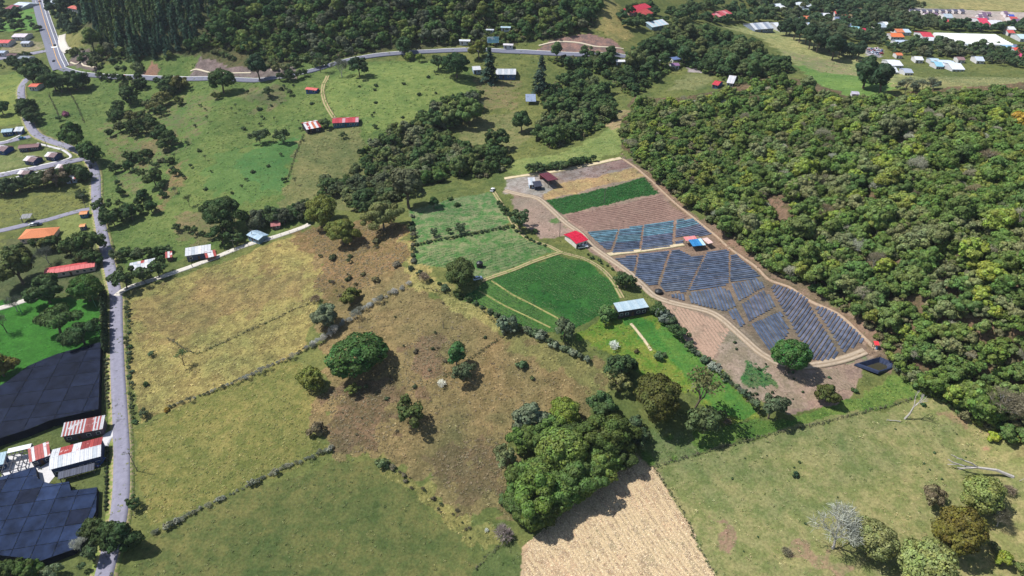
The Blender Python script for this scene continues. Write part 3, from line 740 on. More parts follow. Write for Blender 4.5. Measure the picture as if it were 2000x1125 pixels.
# ------------------------------------------------------------------ pond with its liner
def pond():
    c = POND.mean(0); root = empty('farm_pond', (c[0], c[1], POND_Z)); tag(root, 'lined farm pond with dark water at the forest corner', 'pond')
    ring = lambda s, z: [((p[0]-c[0]) * s, (p[1]-c[1]) * s, z) for p in POND]
    mb = MB(); A, B, C_ = ring(1.12, .25), ring(1.0, .45), ring(.55, -2.1); D = ring(1.2, -.6)
    for k in range(5):
        l = (k + 1) % 5
        for u, v in ((D, A), (A, B)): mb.face([u[k], u[l], v[l], v[k]])
        n = 6                                          # folds in the sheet
        for i in range(n):
            f = lambda R, t, e: tuple(R[k][m] + (R[l][m] - R[k][m]) * t + (e if m == 2 else 0) for m in range(3))
            e0 = .12 * (-1) ** i; e1 = -e0
            mb.face([f(B, i/n, 0), f(B, (i+1)/n, 0), f(C_, (i+1)/n, e1), f(C_, i/n, e0)])
    mb.face(C_)
    mb.build('liner', mat(lin((46, 54, 76)), rough=.35, var=.3, scale=.5, key='pond liner'), root)
    wm, nt, out = new_mat('pond water'); b = nt.nodes.new('ShaderNodeBsdfPrincipled')
    b.inputs['Base Color'].default_value = (*lin((58, 56, 44)), 1); b.inputs['Roughness'].default_value = .06; nt.links.new(b.outputs[0], out.inputs[0])
    w = MB(); w.face(ring(.72, -1.25)); w.build('water', wm, root)
pond()

# ------------------------------------------------------------------ buildings
GLASS = mat((0.02, 0.03, 0.045), rough=.15, var=.1, key='window glass')
WHITE = smat((226, 226, 222), rough=.7, var=.08, key='white paint')
DOORM = smat((92, 66, 46), rough=.7, key='wooden door')
def fit_rect(corners, h):
    w = [P(x, y, h)[0] for x, y in corners]
    a, b, c, d = [Vector((p.x, p.y)) for p in w]
    ctr = (a + b + c + d) / 4
    ex = ((b - a) + (c - d)) / 2; ey = ((c - b) + (d - a)) / 2
    L_, W_ = ex.length, ey.length
    ang = math.atan2(ex.y, ex.x)
    return ctr, L_, W_, ang
def slope_sheets(root, part, quad, n, cols, thick=.1, rib=True):
    """a roof slope as n metal sheets side by side; quad = eave a, eave b, ridge b, ridge a"""
    ea, eb, rb, ra = [Vector(q) for q in quad]
    nrm = (eb - ea).cross(ra - ea).normalized()
    if nrm.z < 0: nrm = -nrm
    for i in range(n):
        t0, t1 = i / n, (i + 1) / n
        g = .012 / n
        p = [ea.lerp(eb, t0 + g), ea.lerp(eb, t1 - g), ra.lerp(rb, t1 - g), ra.lerp(rb, t0 + g)]
        up = nrm * (thick * RNG.uniform(.9, 1.25))
        mb = MB(); mb.hexa([*p, *[q + up for q in p]])
        if rib:                                        # raised seams of the sheet
            for s in ((.08, .14), (.46, .54), (.86, .92)):
                q = [p[0].lerp(p[1], s[0]), p[0].lerp(p[1], s[1]), p[3].lerp(p[2], s[1]), p[3].lerp(p[2], s[0])]
                mb.hexa([*[k + up * .9 for k in q], *[k + up + nrm * .06 for k in q]])
        c = cols[i % len(cols)] if isinstance(cols, list) else cols
        mb.build('roof_sheet', c, part)
def roofmat(rgb, rust=None, thr=.6):
    d = (*lin(rust), .5, thr) if rust else (*[.88 * c * .55 for c in lin(rgb)], .45, .62)
    rgb = tuple(c * .94 for c in rgb)
    return smat(rgb, rough=.5, var=.14, scale=.9, dirt=d, key='roof sheet')
def house(name, label, cat, corners, h, roof='gable', rc=(180,70,60), wc=(220,215,205), pitch=16, sheets=4, cols=None, over=.5, nwin=2, door=True, opens=False, up=1, hip=None, group=None, sink=1.6, gablecol=None, back=None, rot=0):
    ctr, L_, W_, ang = fit_rect(corners, h)
    lx = L_ / 2; ly = W_ / 2
    zb = float(gz(ctr.x, ctr.y))
    root = empty(name, (ctr.x, ctr.y, zb), ang); tag(root, label, cat, group)
    wx, wy = max(.8, lx - over), max(.8, ly - over)
    wm = smat(wc, rough=.85, var=.12, scale=.6, key='wall') if isinstance(wc, tuple) else wc
    tp = math.tan(math.radians(pitch)); rise = ly * tp
    cols = cols or [roofmat(rc)]
    if not opens:
        mb = MB()
        if roof == 'gable':
            mb.box(-wx, wx, -wy, wy, -sink, h)
            for s in (-1, 1):
                x = s * wx
                q = [(x, -wy, h), (x, wy, h), (x, 0, h + wy * tp)]
                q2 = [(x - s * .15, *p[1:]) for p in q]
                mb.face(q if s > 0 else q[::-1]); mb.face(q2[::-1] if s > 0 else q2)
        elif roof == 'shed':
            b = [(-wx,-wy,-sink),(wx,-wy,-sink),(wx,wy,-sink),(-wx,wy,-sink)]
            zlo, zhi = h, h + 2 * wy * tp
            za, zc = (zlo, zhi) if up > 0 else (zhi, zlo)
            mb.hexa(b + [(-wx,-wy,za),(wx,-wy,za),(wx,wy,zc),(-wx,wy,zc)])
        else:
            mb.box(-wx, wx, -wy, wy, -sink, h)
        mb.build('wall', wm, root)
    else:
        nx = max(2, int(L_ / 4) + 1)
        for i in range(nx):
            for s in (-1, 1):
                x = -wx + 2 * wx * i / (nx - 1); y = s * wy
                zt = h + (0 if roof != 'shed' else ((y * up + wy) * tp))
                pm = MB(); pm.box(x - .1, x + .1, y - .1, y + .1, -sink, zt); pm.build('post', POSTM, root)
        if back:
            mb = MB(); yb = wy if back > 0 else -wy
            mb.box(-wx, wx, yb - .08, yb + .08, -sink, h); mb.build('wall', wm, root)
    rp = MB()
    if roof == 'gable':
        rp.box(-lx, lx, -.12, .12, h + rise - .02, h + rise + .16)
        part = rp.build('roof', cols[0] if isinstance(cols, list) else cols, root)
        part.name = 'roof'
        slope_sheets(root, part, [(-lx,-ly,h),(lx,-ly,h),(lx,0,h+rise),(-lx,0,h+rise)], sheets, cols)
        slope_sheets(root, part, [(lx,ly,h),(-lx,ly,h),(-lx,0,h+rise),(lx,0,h+rise)], sheets, back if isinstance(back, list) else cols)
    elif roof == 'shed':
        za, zc = (h, h + 2 * ly * tp) if up > 0 else (h + 2 * ly * tp, h)
        rp.box(-lx, lx, -ly * .98 if up < 0 else ly * .98 - .1, (-ly * .98 + .1) if up < 0 else ly * .98, max(za, zc) - .25, max(za, zc) + .02)
        part = rp.build('roof', cols[0], root)
        slope_sheets(root, part, [(-lx,-ly,za+.02),(lx,-ly,za+.02),(lx,ly,zc+.02),(-lx,ly,zc+.02)], sheets, cols)
    elif roof == 'hip':
        k = min(lx * .95, ly)
        a, b, c, d = (-lx,-ly,h), (lx,-ly,h), (lx,ly,h), (-lx,ly,h); e, f_ = (-lx+k,0,h+rise), (lx-k,0,h+rise)
        rp.tube((-lx+k,0,h+rise+.03), (lx-k+.01,0,h+rise+.03), .14, .14, 6)
        for q, r in ((a, e), (b, f_), (c, f_), (d, e)): rp.tube(Vector(q) + Vector((0,0,.05)), Vector(r) + Vector((0,0,.05)), .1, .1, 5)
        part = rp.build('roof', cols[0], root)
        for i, q in enumerate(([a,b,f_,e],[b,c,f_],[c,d,e,f_],[d,a,e])):
            mb = MB(); q = [Vector(p) for p in q]; n_ = (q[1]-q[0]).cross(q[2]-q[0]).normalized()
            if n_.z < 0: n_ = -n_
            t = [p + n_ * .1 for p in q]; mb.face(t); mb.face([p for p in q][::-1])
            for j in range(len(q)): mb.face([q[j], q[(j+1)%len(q)], t[(j+1)%len(q)], t[j]])
            mb.build('roof_slope', cols[i % len(cols)], part)
    if not opens and nwin:
        for s in (-1, 1):
            for i in range(nwin + (1 if door else 0)):
                t = (i + .5) / (nwin + (1 if door else 0)); x = -wx + 2 * wx * t
                if door and i == nwin // 2 and s == -1:
                    mb = MB(); mb.box(x-.5, x+.5, s*wy-.05, s*wy+.05, 0.0, 2.1); dd = mb.build('door', DOORM, root)
                    mb = MB(); mb.box(x+.3, x+.4, s*wy-.11, s*wy-.05, .95, 1.1); mb.build('handle', GLASS, dd)
                    continue
                mb = MB(); mb.box(x-.75, x+.75, s*wy-.06, s*wy+.06, .9, 2.15); wd = mb.build('window', WHITE, root)
                mb = MB(); y0 = s*wy + s*.06; mb.box(x-.62, x+.62, min(y0, y0+s*.03), max(y0, y0+s*.03), 1.0, 2.05); mb.build('pane', GLASS, wd)
    return root
RED, PINKR, TERRA, MAROON, CREAM, BLUEW, GREYW, ALU = (196,70,70), (214,96,96), (206,124,82), (118,62,72), (226,218,200), (74,104,150), (150,150,150), (214,222,230)
W_, GR_ = roofmat((212,214,218)), roofmat((188,196,204))
RU1 = roofmat((176,70,64), (210,200,200), .58); RU2 = roofmat((224,222,224), (168,80,70), .6); RU3 = roofmat((150,58,56), (196,150,140), .62); RUW = roofmat((232,232,234), (176,96,84), .68)
# farmstead between the net houses
house('packing_shed', 'white and rust-red roofed packing shed with a dark lean-to', 'shed', [(97,921),(201,887),(197,856),(101,877)], 4.2, 'gable', pitch=9, sheets=12, cols=[W_, W_, GR_, W_, W_, W_, RUW, W_, W_, W_, GR_, W_], back=[RU3, RU3, RU1, RU3, RU3, RU2, RU2, RU1, RU1, RU1, W_, W_], wc=(60,72,104), nwin=5, door=True)
house('lean_to', 'low dark lean-to roof along the packing shed', 'shed', [(116,936),(186,916),(183,906),(112,925)], 2.4, 'shed', pitch=6, sheets=6, cols=[roofmat((46,58,86)), roofmat((40,50,76))], opens=True, up=1)
house('tin_shed', 'long shed with white and red striped tin roof', 'shed', [(124,852),(203,838),(205,814),(122,831)], 3.4, 'shed', pitch=7, sheets=24, cols=[W_, RU1] * 7 + [RU2, W_, RU1, W_, RU1, W_, RU1, RU3, RU3, RU3][::-1], wc=(96,84,92), nwin=3, up=1)
house('tin_shed', 'small shed with rusty red tin roof beside the frame building', 'shed', [(57,905),(99,889),(97,865),(57,879)], 3.2, 'shed', pitch=7, sheets=7, cols=[RU1, RU2, RU1, RU1], wc=(58,66,92), nwin=2)
house('tin_shed', 'pale turquoise roofed shed at the end of the frame building', 'shed', [(-14,912),(11,905),(11,885),(-12,889)], 3.2, 'shed', pitch=5, sheets=4, cols=[roofmat((176,204,214))], wc=(60,90,130), nwin=1)
def frame_building():
    ctr, L_, W2_, ang = fit_rect([(10,920),(58,912),(55,868),(11,882)], 3.2)
    root = empty('frame_building', (ctr.x, ctr.y, float(gz(ctr.x, ctr.y))), ang); tag(root, 'unfinished building frame of bare beams and columns', 'frame')
    lx, ly = L_/2, W2_/2; M_ = smat((170,168,166), rough=.9, key='raw concrete'); D_ = smat((70,70,78), rough=.8, key='steel')
    for i in range(4):
        x = -lx + 2*lx*i/3
        for y in (-ly, 0, ly):
            mb = MB(); mb.box(x-.15, x+.15, y-.15, y+.15, -1, 3.2); mb.build('column', M_, root)
        mb = MB(); mb.box(x-.12, x+.12, -ly, ly, 3.2, 3.5); mb.build('beam', D_, root)
    for j in range(4):
        y = -ly + 2*ly*j/3; mb = MB(); mb.box(-lx-.2, lx+.2, y-.1, y+.1, 3.5, 3.7); mb.build('beam', D_ if j < 3 else M_, root)
    mb = MB(); mb.box(-lx-1.5, lx+3, -ly-4, ly+.5, -.6, .12); mb.build('slab', CONC2, root)
    mb = MB(); mb.box(-lx, lx, ly-2.4, ly, 3.7, 3.85); mb.build('roof', RUW, root)
frame_building()
yard = W2([(100,900),(60,925),(55,945),(95,945),(112,925),(104,908)])
mb = MB(); mb.face([(x, y, float(gz(x, y)) + .1) for x, y in yard][::-1]); o = mb.build('concrete_yard', CONC2); tag(o, 'pale concrete yard beside the packing shed', kind='structure')
ribbon('driveway', [(224,846),(212,852),(204,862),(200,874)], 4.5, CONC2, label='concrete entrance from the lane to the farmstead')
# houses along the lane
house('long_house', 'long red-roofed building hidden among trees beside the lane', 'house', [(80,535),(189,522),(184,506),(96,526)], 3.0, 'gable', rc=PINKR, pitch=14, sheets=10, wc=(190,170,160), nwin=6)
house('tiled_house', 'house with hipped terracotta tile roof and side lawn', 'house', [(38,470),(111,458),(108,446),(48,446)], 3.0, 'hip', rc=TERRA, cols=[smat((204,126,84), rough=.85, var=.22, scale=2.2, key='clay tiles')], pitch=20, wc=(222,190,170), nwin=4)
house('kiosk', 'small hut with orange roof beside the side road junction', 'hut', [(156,420),(172,418),(172,411),(156,413)], 2.4, 'gable', rc=(224,146,84), wc=(70,110,150), nwin=1, sheets=2, over=.3, door=False)
house('kiosk', 'small hut with orange roof on the clipped lawn', 'hut', [(155,444),(168,442),(167,437),(156,438)], 2.4, 'gable', rc=(230,160,96), wc=(80,84,130), nwin=1, sheets=2, over=.3, door=False)
house('shelter', 'open grey-roofed shelter beside the side road', 'shelter', [(41,428),(63,425),(60,419),(42,421)], 2.6, 'shed', rc=GREYW, opens=True, pitch=5, sheets=3)
house('farmhouse', 'pale blue-grey roofed house with a rusty patch by the concrete lane', 'house', [(258,531),(304,517),(303,503),(250,515)], 3.0, 'gable', pitch=10, sheets=7, cols=[GR_, W_, GR_, W_, RUW, W_, GR_], back=[W_, GR_, RU2, RU1, RU2, GR_, W_], wc=(214,214,208), nwin=3)
house('workshop', 'white roofed workshop with open front above the concrete lane', 'workshop', [(370,500),(416,491),(408,479),(355,491)], 3.4, 'shed', pitch=6, sheets=8, cols=[W_, W_, GR_, W_, RUW, W_, W_, W_], wc=(70,80,104), nwin=2)
house('store_shed', 'tiny rusty red shed between the two lane houses', 'shed', [(324,505),(338,502),(336,494),(323,497)], 2.4, 'shed', sheets=3, cols=[RU1, RU2], wc=(120,96,86), nwin=0)
house('store_shed', 'low rusty annex leaning on the workshop', 'shed', [(402,505),(424,499),(420,491),(400,497)], 2.2, 'shed', sheets=4, cols=[RU1, RUW, RU2], wc=(150,120,110), nwin=0)
house('cottage', 'cottage with pale blue ridged roof where the lane climbs', 'house', [(483,463),(505,470),(524,457),(500,447)], 2.8, 'gable', pitch=14, sheets=6, cols=[roofmat((178,204,222)), roofmat((190,212,226))], wc=(110,140,160), nwin=3)
house('hut', 'small reddish roofed hut half hidden by shrubs at the lane end', 'hut', [(530,444),(550,440),(546,433),(528,437)], 2.2, 'shed', rc=(180,110,110), sheets=3, wc=(120,100,96), nwin=1)
# estate of small new houses
def cottage(c, label, rc=(112,74,82), wc=(52,72,110), white=True):
    x, y, s = c
    house('estate_house', label, 'house', [(x-s*.9,y+s*.28),(x+s*.75,y+s*.42),(x+s*.95,y-s*.28),(x-s*.55,y-s*.5)], 2.7, 'gable', pitch=20, sheets=5, cols=[roofmat((240,236,236)), roofmat((226,206,206)), roofmat(rc), roofmat(rc), roofmat(rc)] if white else [roofmat(rc)], back=[roofmat(rc)]*3 + [roofmat((240,236,236))]*2 if white else None, wc=wc, nwin=2, group='small new houses of the estate')
cottage((104,303,12.5), 'new maroon and white roofed house beside the curved pavement')
cottage((64,311,13), 'new maroon and white roofed house alone on the estate lawn')
cottage((124,325,13), 'new maroon and white roofed house across the estate road junction')
cottage((50,337,13), 'new maroon and white roofed house backing onto the tree belt')
cottage((6,290,14), 'new white-faced house behind the long brown terrace', wc=(52,84,140))
house('terrace_house', 'long brown roofed terrace with a white end wall', 'house', [(38,290),(80,286),(76,279),(37,283)], 2.8, 'gable', rc=(124,78,82), sheets=8, pitch=16, wc=(66,66,96), nwin=4)
house('blue_house', 'pale blue roofed house with bright blue walls by the road fork', 'house', [(5,260),(27,256),(25,250),(4,253)], 3.0, 'gable', cols=[roofmat((168,196,210))], sheets=4, wc=(40,88,140), nwin=3)
house('annex', 'low pale annex beside the blue-walled house', 'house', [(29,258),(45,256),(46,251),(30,252)], 2.4, 'shed', cols=[W_, GR_], sheets=3, wc=(80,100,140), nwin=1)
house('old_house', 'rusty red and white roofed house under the roadside trees', 'house', [(127,352),(152,349),(150,340),(130,343)], 2.8, 'gable', cols=[RU2, RU1, RU2], sheets=5, wc=(150,160,180), nwin=2)
# pasture farm
house('hut', 'small blue-walled hut with salmon roof in the pasture', 'hut', [(600,177),(622,176),(620,170),(598,172)], 2.6, 'gable', rc=(224,112,104), sheets=4, wc=(56,86,140), nwin=1)
house('farmhouse', 'long red-roofed farmhouse at the end of the pasture track', 'house', [(652,243),(704,238),(698,226),(648,231)], 3.0, 'gable', cols=[roofmat((190,62,74)), roofmat((180,58,68)), roofmat((196,70,80)), roofmat((206,160,168))], sheets=8, wc=(60,100,124), nwin=4)
house('barn', 'barn with patchy rusty and white roof in the pasture', 'barn', [(596,256),(625,248),(619,234),(590,240)], 3.2, 'gable', cols=[RU2, RU1, RUW, roofmat((206,120,84))], sheets=6, wc=(46,40,44), nwin=1)
# hill road houses
house('roadside_house', 'white-roofed blue-walled house below the hill road', 'house', [(968,147),(1010,149),(1006,131),(969,132)], 3.2, 'gable', cols=[W_, GR_], sheets=7, wc=(64,96,140), nwin=3)
house('roadside_house', 'small white-roofed house beside the dark round tree', 'house', [(921,138),(938,138),(938,128),(923,128)], 3.0, 'gable', cols=[W_], sheets=3, wc=(150,170,190), nwin=1)
for i, (x, y, s, c, lb) in enumerate([(908,79,11,(224,226,230),'small pale roof among trees above the hill road'),(957,58,8,(214,220,228),'tiny white roof in the hillside wood'),(988,53,10,(190,214,226),'pale blue roof in the hillside wood'),(993,87,10,(226,220,222),'white house behind the billboard'),(1213,119,11,(232,232,234),'white hut among trees below the hill road'),(1318,114,8,(110,130,176),'blue-roofed hut among the dark trees'),(1317,126,8,(150,112,150),'lilac-roofed hut among the dark trees')]):
    house('hillside_house', lb, 'house', [(x-s,y+s*.35),(x+s,y+s*.35),(x+s,y-s*.35),(x-s,y-s*.35)], 2.8, 'gable', rc=c, sheets=3, wc=(200,200,200), nwin=1)
house('hill_house', 'big house with long bright red roof on the hilltop', 'house', [(1218,20),(1260,21),(1258,11),(1220,11)], 3.2, 'gable', rc=(200,60,78), sheets=8, wc=(190,150,140), nwin=4)
house('hill_house', 'red-roofed wing just below the hilltop house', 'house', [(1240,29),(1263,30),(1262,20),(1242,20)], 3.0, 'gable', rc=(190,80,76), sheets=4, wc=(150,120,110), nwin=2)
house('hill_shed', 'long shed with pale turquoise roof below the hilltop house', 'shed', [(1266,52),(1300,51),(1299,45),(1268,45)], 3.0, 'shed', cols=[roofmat((190,214,224)), W_], sheets=8, wc=(120,140,150), nwin=3)
house('hill_house', 'long low house with pinkish red roof on the spur', 'house', [(1372,32),(1418,34),(1416,27),(1374,24)], 3.0, 'gable', cols=[roofmat((206,96,104)), roofmat((216,150,150)), roofmat((196,84,90))], sheets=9, wc=(140,110,110), nwin=4)
house('hill_house', 'grey and white roofed farm buildings at the pale field', 'house', [(1462,54),(1500,57),(1498,48),(1464,45)], 3.0, 'gable', cols=[W_, roofmat((150,160,176)), GR_], sheets=6, wc=(130,140,160), nwin=3)
house('wood_hut', 'red-roofed blue hut at the wood corner by the clearing', 'hut', [(1395,166),(1409,167),(1408,159),(1396,158)], 2.6, 'gable', rc=(206,70,80), sheets=3, wc=(60,90,140), nwin=1)
house('wood_hut', 'hut with one rust and one white roof slope by the clearing', 'hut', [(1422,162),(1438,162),(1437,149),(1424,149)], 2.8, 'gable', cols=[RU2, W_], sheets=4, wc=(170,180,190), nwin=1)
house('tank_stand', 'small blue-grey structure in the orchard below the conifer', 'hut', [(1026,199),(1047,199),(1046,190),(1027,190)], 2.4, 'shed', cols=[roofmat((150,164,190))], sheets=5, opens=True)
# farmyard
house('farm_shed', 'open-sided farm shed with maroon roof and pink fascia', 'shed', [(1075,357),(1094,354),(1068,337),(1048,341)], 3.2, 'shed', cols=[roofmat((112,56,68)), roofmat((104,52,64))], sheets=8, opens=True, back=1, wc=(150,80,80), pitch=6, up=-1)
house('tool_shed', 'small white-roofed tool shed beside the maroon shed', 'shed', [(1031,362),(1046,361),(1045,352),(1032,353)], 2.4, 'shed', cols=[W_, GR_], sheets=3, wc=(170,190,210), nwin=1)
house('tool_shed', 'small dark flat-roofed store beside the maroon shed', 'shed', [(1042,366),(1059,364),(1056,357),(1041,359)], 2.2, 'shed', cols=[roofmat((62,66,82))], sheets=3, wc=(50,54,70), nwin=0)
house('red_house', 'white-walled house with crimson roof beside the farm track', 'house', [(1123,478),(1148,470),(1126,451),(1103,456)], 3.0, 'gable', cols=[roofmat((206,34,66)), roofmat((196,30,60))], sheets=6, wc=(222,214,204), nwin=2, pitch=8)
house('field_shelter', 'open field shelter with salmon roof slope among the beds', 'shelter', [(1341,471),(1364,468),(1356,461),(1333,465)], 2.9, 'shed', cols=[roofmat((226,140,140)), roofmat((222,150,146))], sheets=5, opens=True, pitch=4)
house('field_shelter', 'open field shelter with bright blue and pale roof sheets', 'shelter', [(1356,481),(1384,477),(1364,468),(1341,471)], 2.7, 'shed', cols=[roofmat((56,134,190)), roofmat((50,126,184)), roofmat((60,140,196)), roofmat((190,220,238))], sheets=4, opens=True, pitch=3)
house('field_shelter', 'open field shelter with pale pink roof next to the blue sheets', 'shelter', [(1384,477),(1393,474),(1381,465),(1370,468)], 2.7, 'shed', cols=[roofmat((228,198,190))], sheets=3, opens=True, pitch=3)
house('white_barn', 'long barn with pale blue-white roof below the green plot', 'barn', [(1210,611),(1271,599),(1253,584),(1195,594)], 3.6, 'shed', cols=[roofmat((176,196,206)), roofmat((184,202,210)), roofmat((168,190,202))], sheets=11, pitch=4, wc=(58,52,60), nwin=4, up=1)
house('pump_hut', 'tiny red awning hut beside the pond path', 'hut', [(1706,676),(1717,675),(1716,667),(1707,668)], 2.2, 'shed', rc=(232,72,80), sheets=3, opens=True)
# far town
TOWN = [(1543,9,34,6,(224,232,240),'long white warehouse roof at the wood top'),(1521,13,10,3,(232,236,240),'small white roof below the long warehouse'),(1520,50,11,5,(226,230,238),'white-roofed house at the head of the dark tree line'),(1584,47,8,3,(170,190,214),'bluish roof peeping over the dark tree line'),
 (1669,55,9,4,(150,196,206),'turquoise-roofed house next to the crimson one'),(1691,60,9,5,(200,52,86),'crimson-roofed house behind the dark tree line'),(1672,34,7,3,(210,100,90),'little red-roofed house in the brown scrub'),(1727,46,5,3,(232,236,240),'tiny white house in the scrub'),(1749,68,12,4,(228,124,72),'bright orange-roofed house of the town'),(1760,60,14,3,(196,214,230),'long pale blue roof behind the orange house'),
 (1805,68,11,5,(204,70,84),'red-roofed house next to the big greenhouse'),(1760,82,14,4,(196,210,226),'white-blue shed roofs below the orange house'),(1815,76,9,3,(214,220,226),'pale house at the greenhouse corner'),(1990,98,14,4,(222,88,72),'red-roofed house at the end of the greenhouse lane'),(1984,107,11,3,(206,76,120),'magenta and white roofs under the red-roofed house'),
 (1743,122,13,4,(232,234,240),'long white poultry shed at the field edge'),(1740,135,9,3,(216,220,226),'small white shed at the field edge'),(1770,138,9,2,(176,184,200),'low grey shed in the field edge'),(1823,117,9,3,(186,206,216),'low pale roof at the edge of the white compound'),(1845,122,16,4,(214,226,240),'long white compound roof with blue shade'),(1862,128,13,4,(226,232,240),'angled white compound wing'),(1830,125,8,3,(150,200,220),'light blue compound annex'),
 (1842,42,9,4,(220,92,96),'red-roofed town house behind the trees'),(1915,41,10,5,(214,72,100),'pinkish red town roof behind the trees'),(1940,44,14,4,(222,222,228),'white town building with flat roof'),(1900,89,14,3,(196,210,220),'white houses below the greenhouse'),(1965,91,12,3,(150,190,214),'light blue roof below the greenhouse'),(1670,181,8,3,(190,186,200),'grey shed at the wood margin'),(1995,71,12,4,(200,222,226),'second pale greenhouse roof'),
 (49,9,11,3,(214,226,236),'white-blue roof beside the highway top'),(32,14,9,3,(150,70,84),'dark red roof beside the highway top'),(122,3,9,3,(210,220,230),'white roof among trees past the highway'),(151,15,10,3,(212,108,92),'orange-red roof among trees past the highway'),(10,81,14,4,(222,92,92),'red-roofed house by the highway yard'),(43,69,14,4,(226,214,222),'white and lilac roofed house by the highway yard'),(52,82,9,3,(200,206,220),'pale house below the lilac roof'),(4,101,9,3,(186,200,220),'pale blue house at the yard road'),(26,106,10,3,(96,62,66),'dark brown roofed store at the yard road'),(51,112,10,3,(140,150,160),'grey-roofed store at the yard road'),(70,166,9,4,(226,110,84),'orange-roofed cottage at the lane bend')]
for x, y, s, v, c, lb in TOWN:
    house('town_house', lb, 'house', [(x-s,y+v),(x+s,y+v*1.1),(x+s*.95,y-v*.8),(x-s*.9,y-v)], 3.0, 'gable', rc=c, pitch=12, sheets=3, wc=(196,196,200), nwin=2, over=.4)
for i in range(34):
    x = RNG.uniform(1560, 1985); y = RNG.uniform(26, 118) if x > 1720 else RNG.uniform(18, 52)
    if 1825 < x < 1970 and 55 < y < 90: continue
    s = RNG.uniform(5, 9); v = s * .38; c_ = RNG.choice([(226,228,232),(200,210,222),(206,92,84),(150,120,120),(176,190,200),(214,130,90),(120,130,160)])
    house('town_house', 'small scattered house among the trees of the town', 'house', [(x-s,y+v),(x+s,y+v*1.1),(x+s*.95,y-v*.8),(x-s*.9,y-v)], 3.0, 'gable', rc=c_, pitch=14, sheets=2, wc=(206,204,204), nwin=1, over=.4, group='scattered town houses')
def greenhouse():
    ctr, L_, Wd, ang = fit_rect([(1836,80),(1958,86),(1963,71),(1840,64)], 4.5)
    root = empty('greenhouse', (ctr.x, ctr.y, float(gz(ctr.x, ctr.y))), ang); tag(root, 'huge white plastic greenhouse with many arched bays', 'greenhouse')
    n = 9; bw = Wd / n; M_ = smat((232,232,228), rough=.5, var=.1, scale=.2, key='greenhouse film')
    for i in range(n):
        mb = MB(); y0 = -Wd/2 + bw * i; K = 8
        for k in range(K):
            a, b = math.pi * k / K, math.pi * (k+1) / K
            p = lambda t: (y0 + bw/2 - bw/2 * math.cos(t), 3.2 + 1.6 * math.sin(t))
            (ya, za), (yb, zb) = p(a), p(b)
            mb.face([(-L_/2,ya,za),(L_/2,ya,za),(L_/2,yb,zb),(-L_/2,yb,zb)])
        for s in (-1, 1):
            mb.face([(s*L_/2, *p(math.pi*k/K)) for k in range(K+1)] + [(s*L_/2,y0+bw,-1),(s*L_/2,y0,-1)])
        mb.build('bay', M_, root)
    mb = MB(); mb.box(-L_/2, L_/2, -Wd/2-.05, -Wd/2, -1, 3.2); mb.box(-L_/2, L_/2, Wd/2, Wd/2+.05, -1, 3.2); mb.build('side_wall', M_, root)
greenhouse()
# housing development on the pale terrace
k = 0
for j, (yy, x0, x1, n) in enumerate([(20.5,1772,1882,9),(27,1800,1850,3),(30,1908,1925,2),(35,1908,1930,2),(26,1915,1935,2),(24,1958,1966,1),(29,1962,1970,1),(34,1968,1980,2),(39,1975,1990,2),(44,1988,1999,1)]):
    for i in range(n):
        x = x0 + (x1 - x0) * (i + .5) / n; s = 4.6
        house('row_house', 'small purple-grey roofed house on the pale housing terrace', 'house', [(x-s,yy+1.6),(x+s*.8,yy+1.8),(x+s,yy-1.4),(x-s*.7,yy-1.6)], 2.7, 'gable', rc=(128,104,130) if j else (96,96,116), sheets=2, wc=(214,206,206), nwin=1, over=.3, group='row houses of the housing terrace')
house('row_house', 'bright blue and white building on the housing terrace', 'house', [(1968,33),(1979,33),(1979,29),(1968,29)], 2.7, 'gable', rc=(70,96,190), sheets=2, wc=(230,230,235), nwin=1)

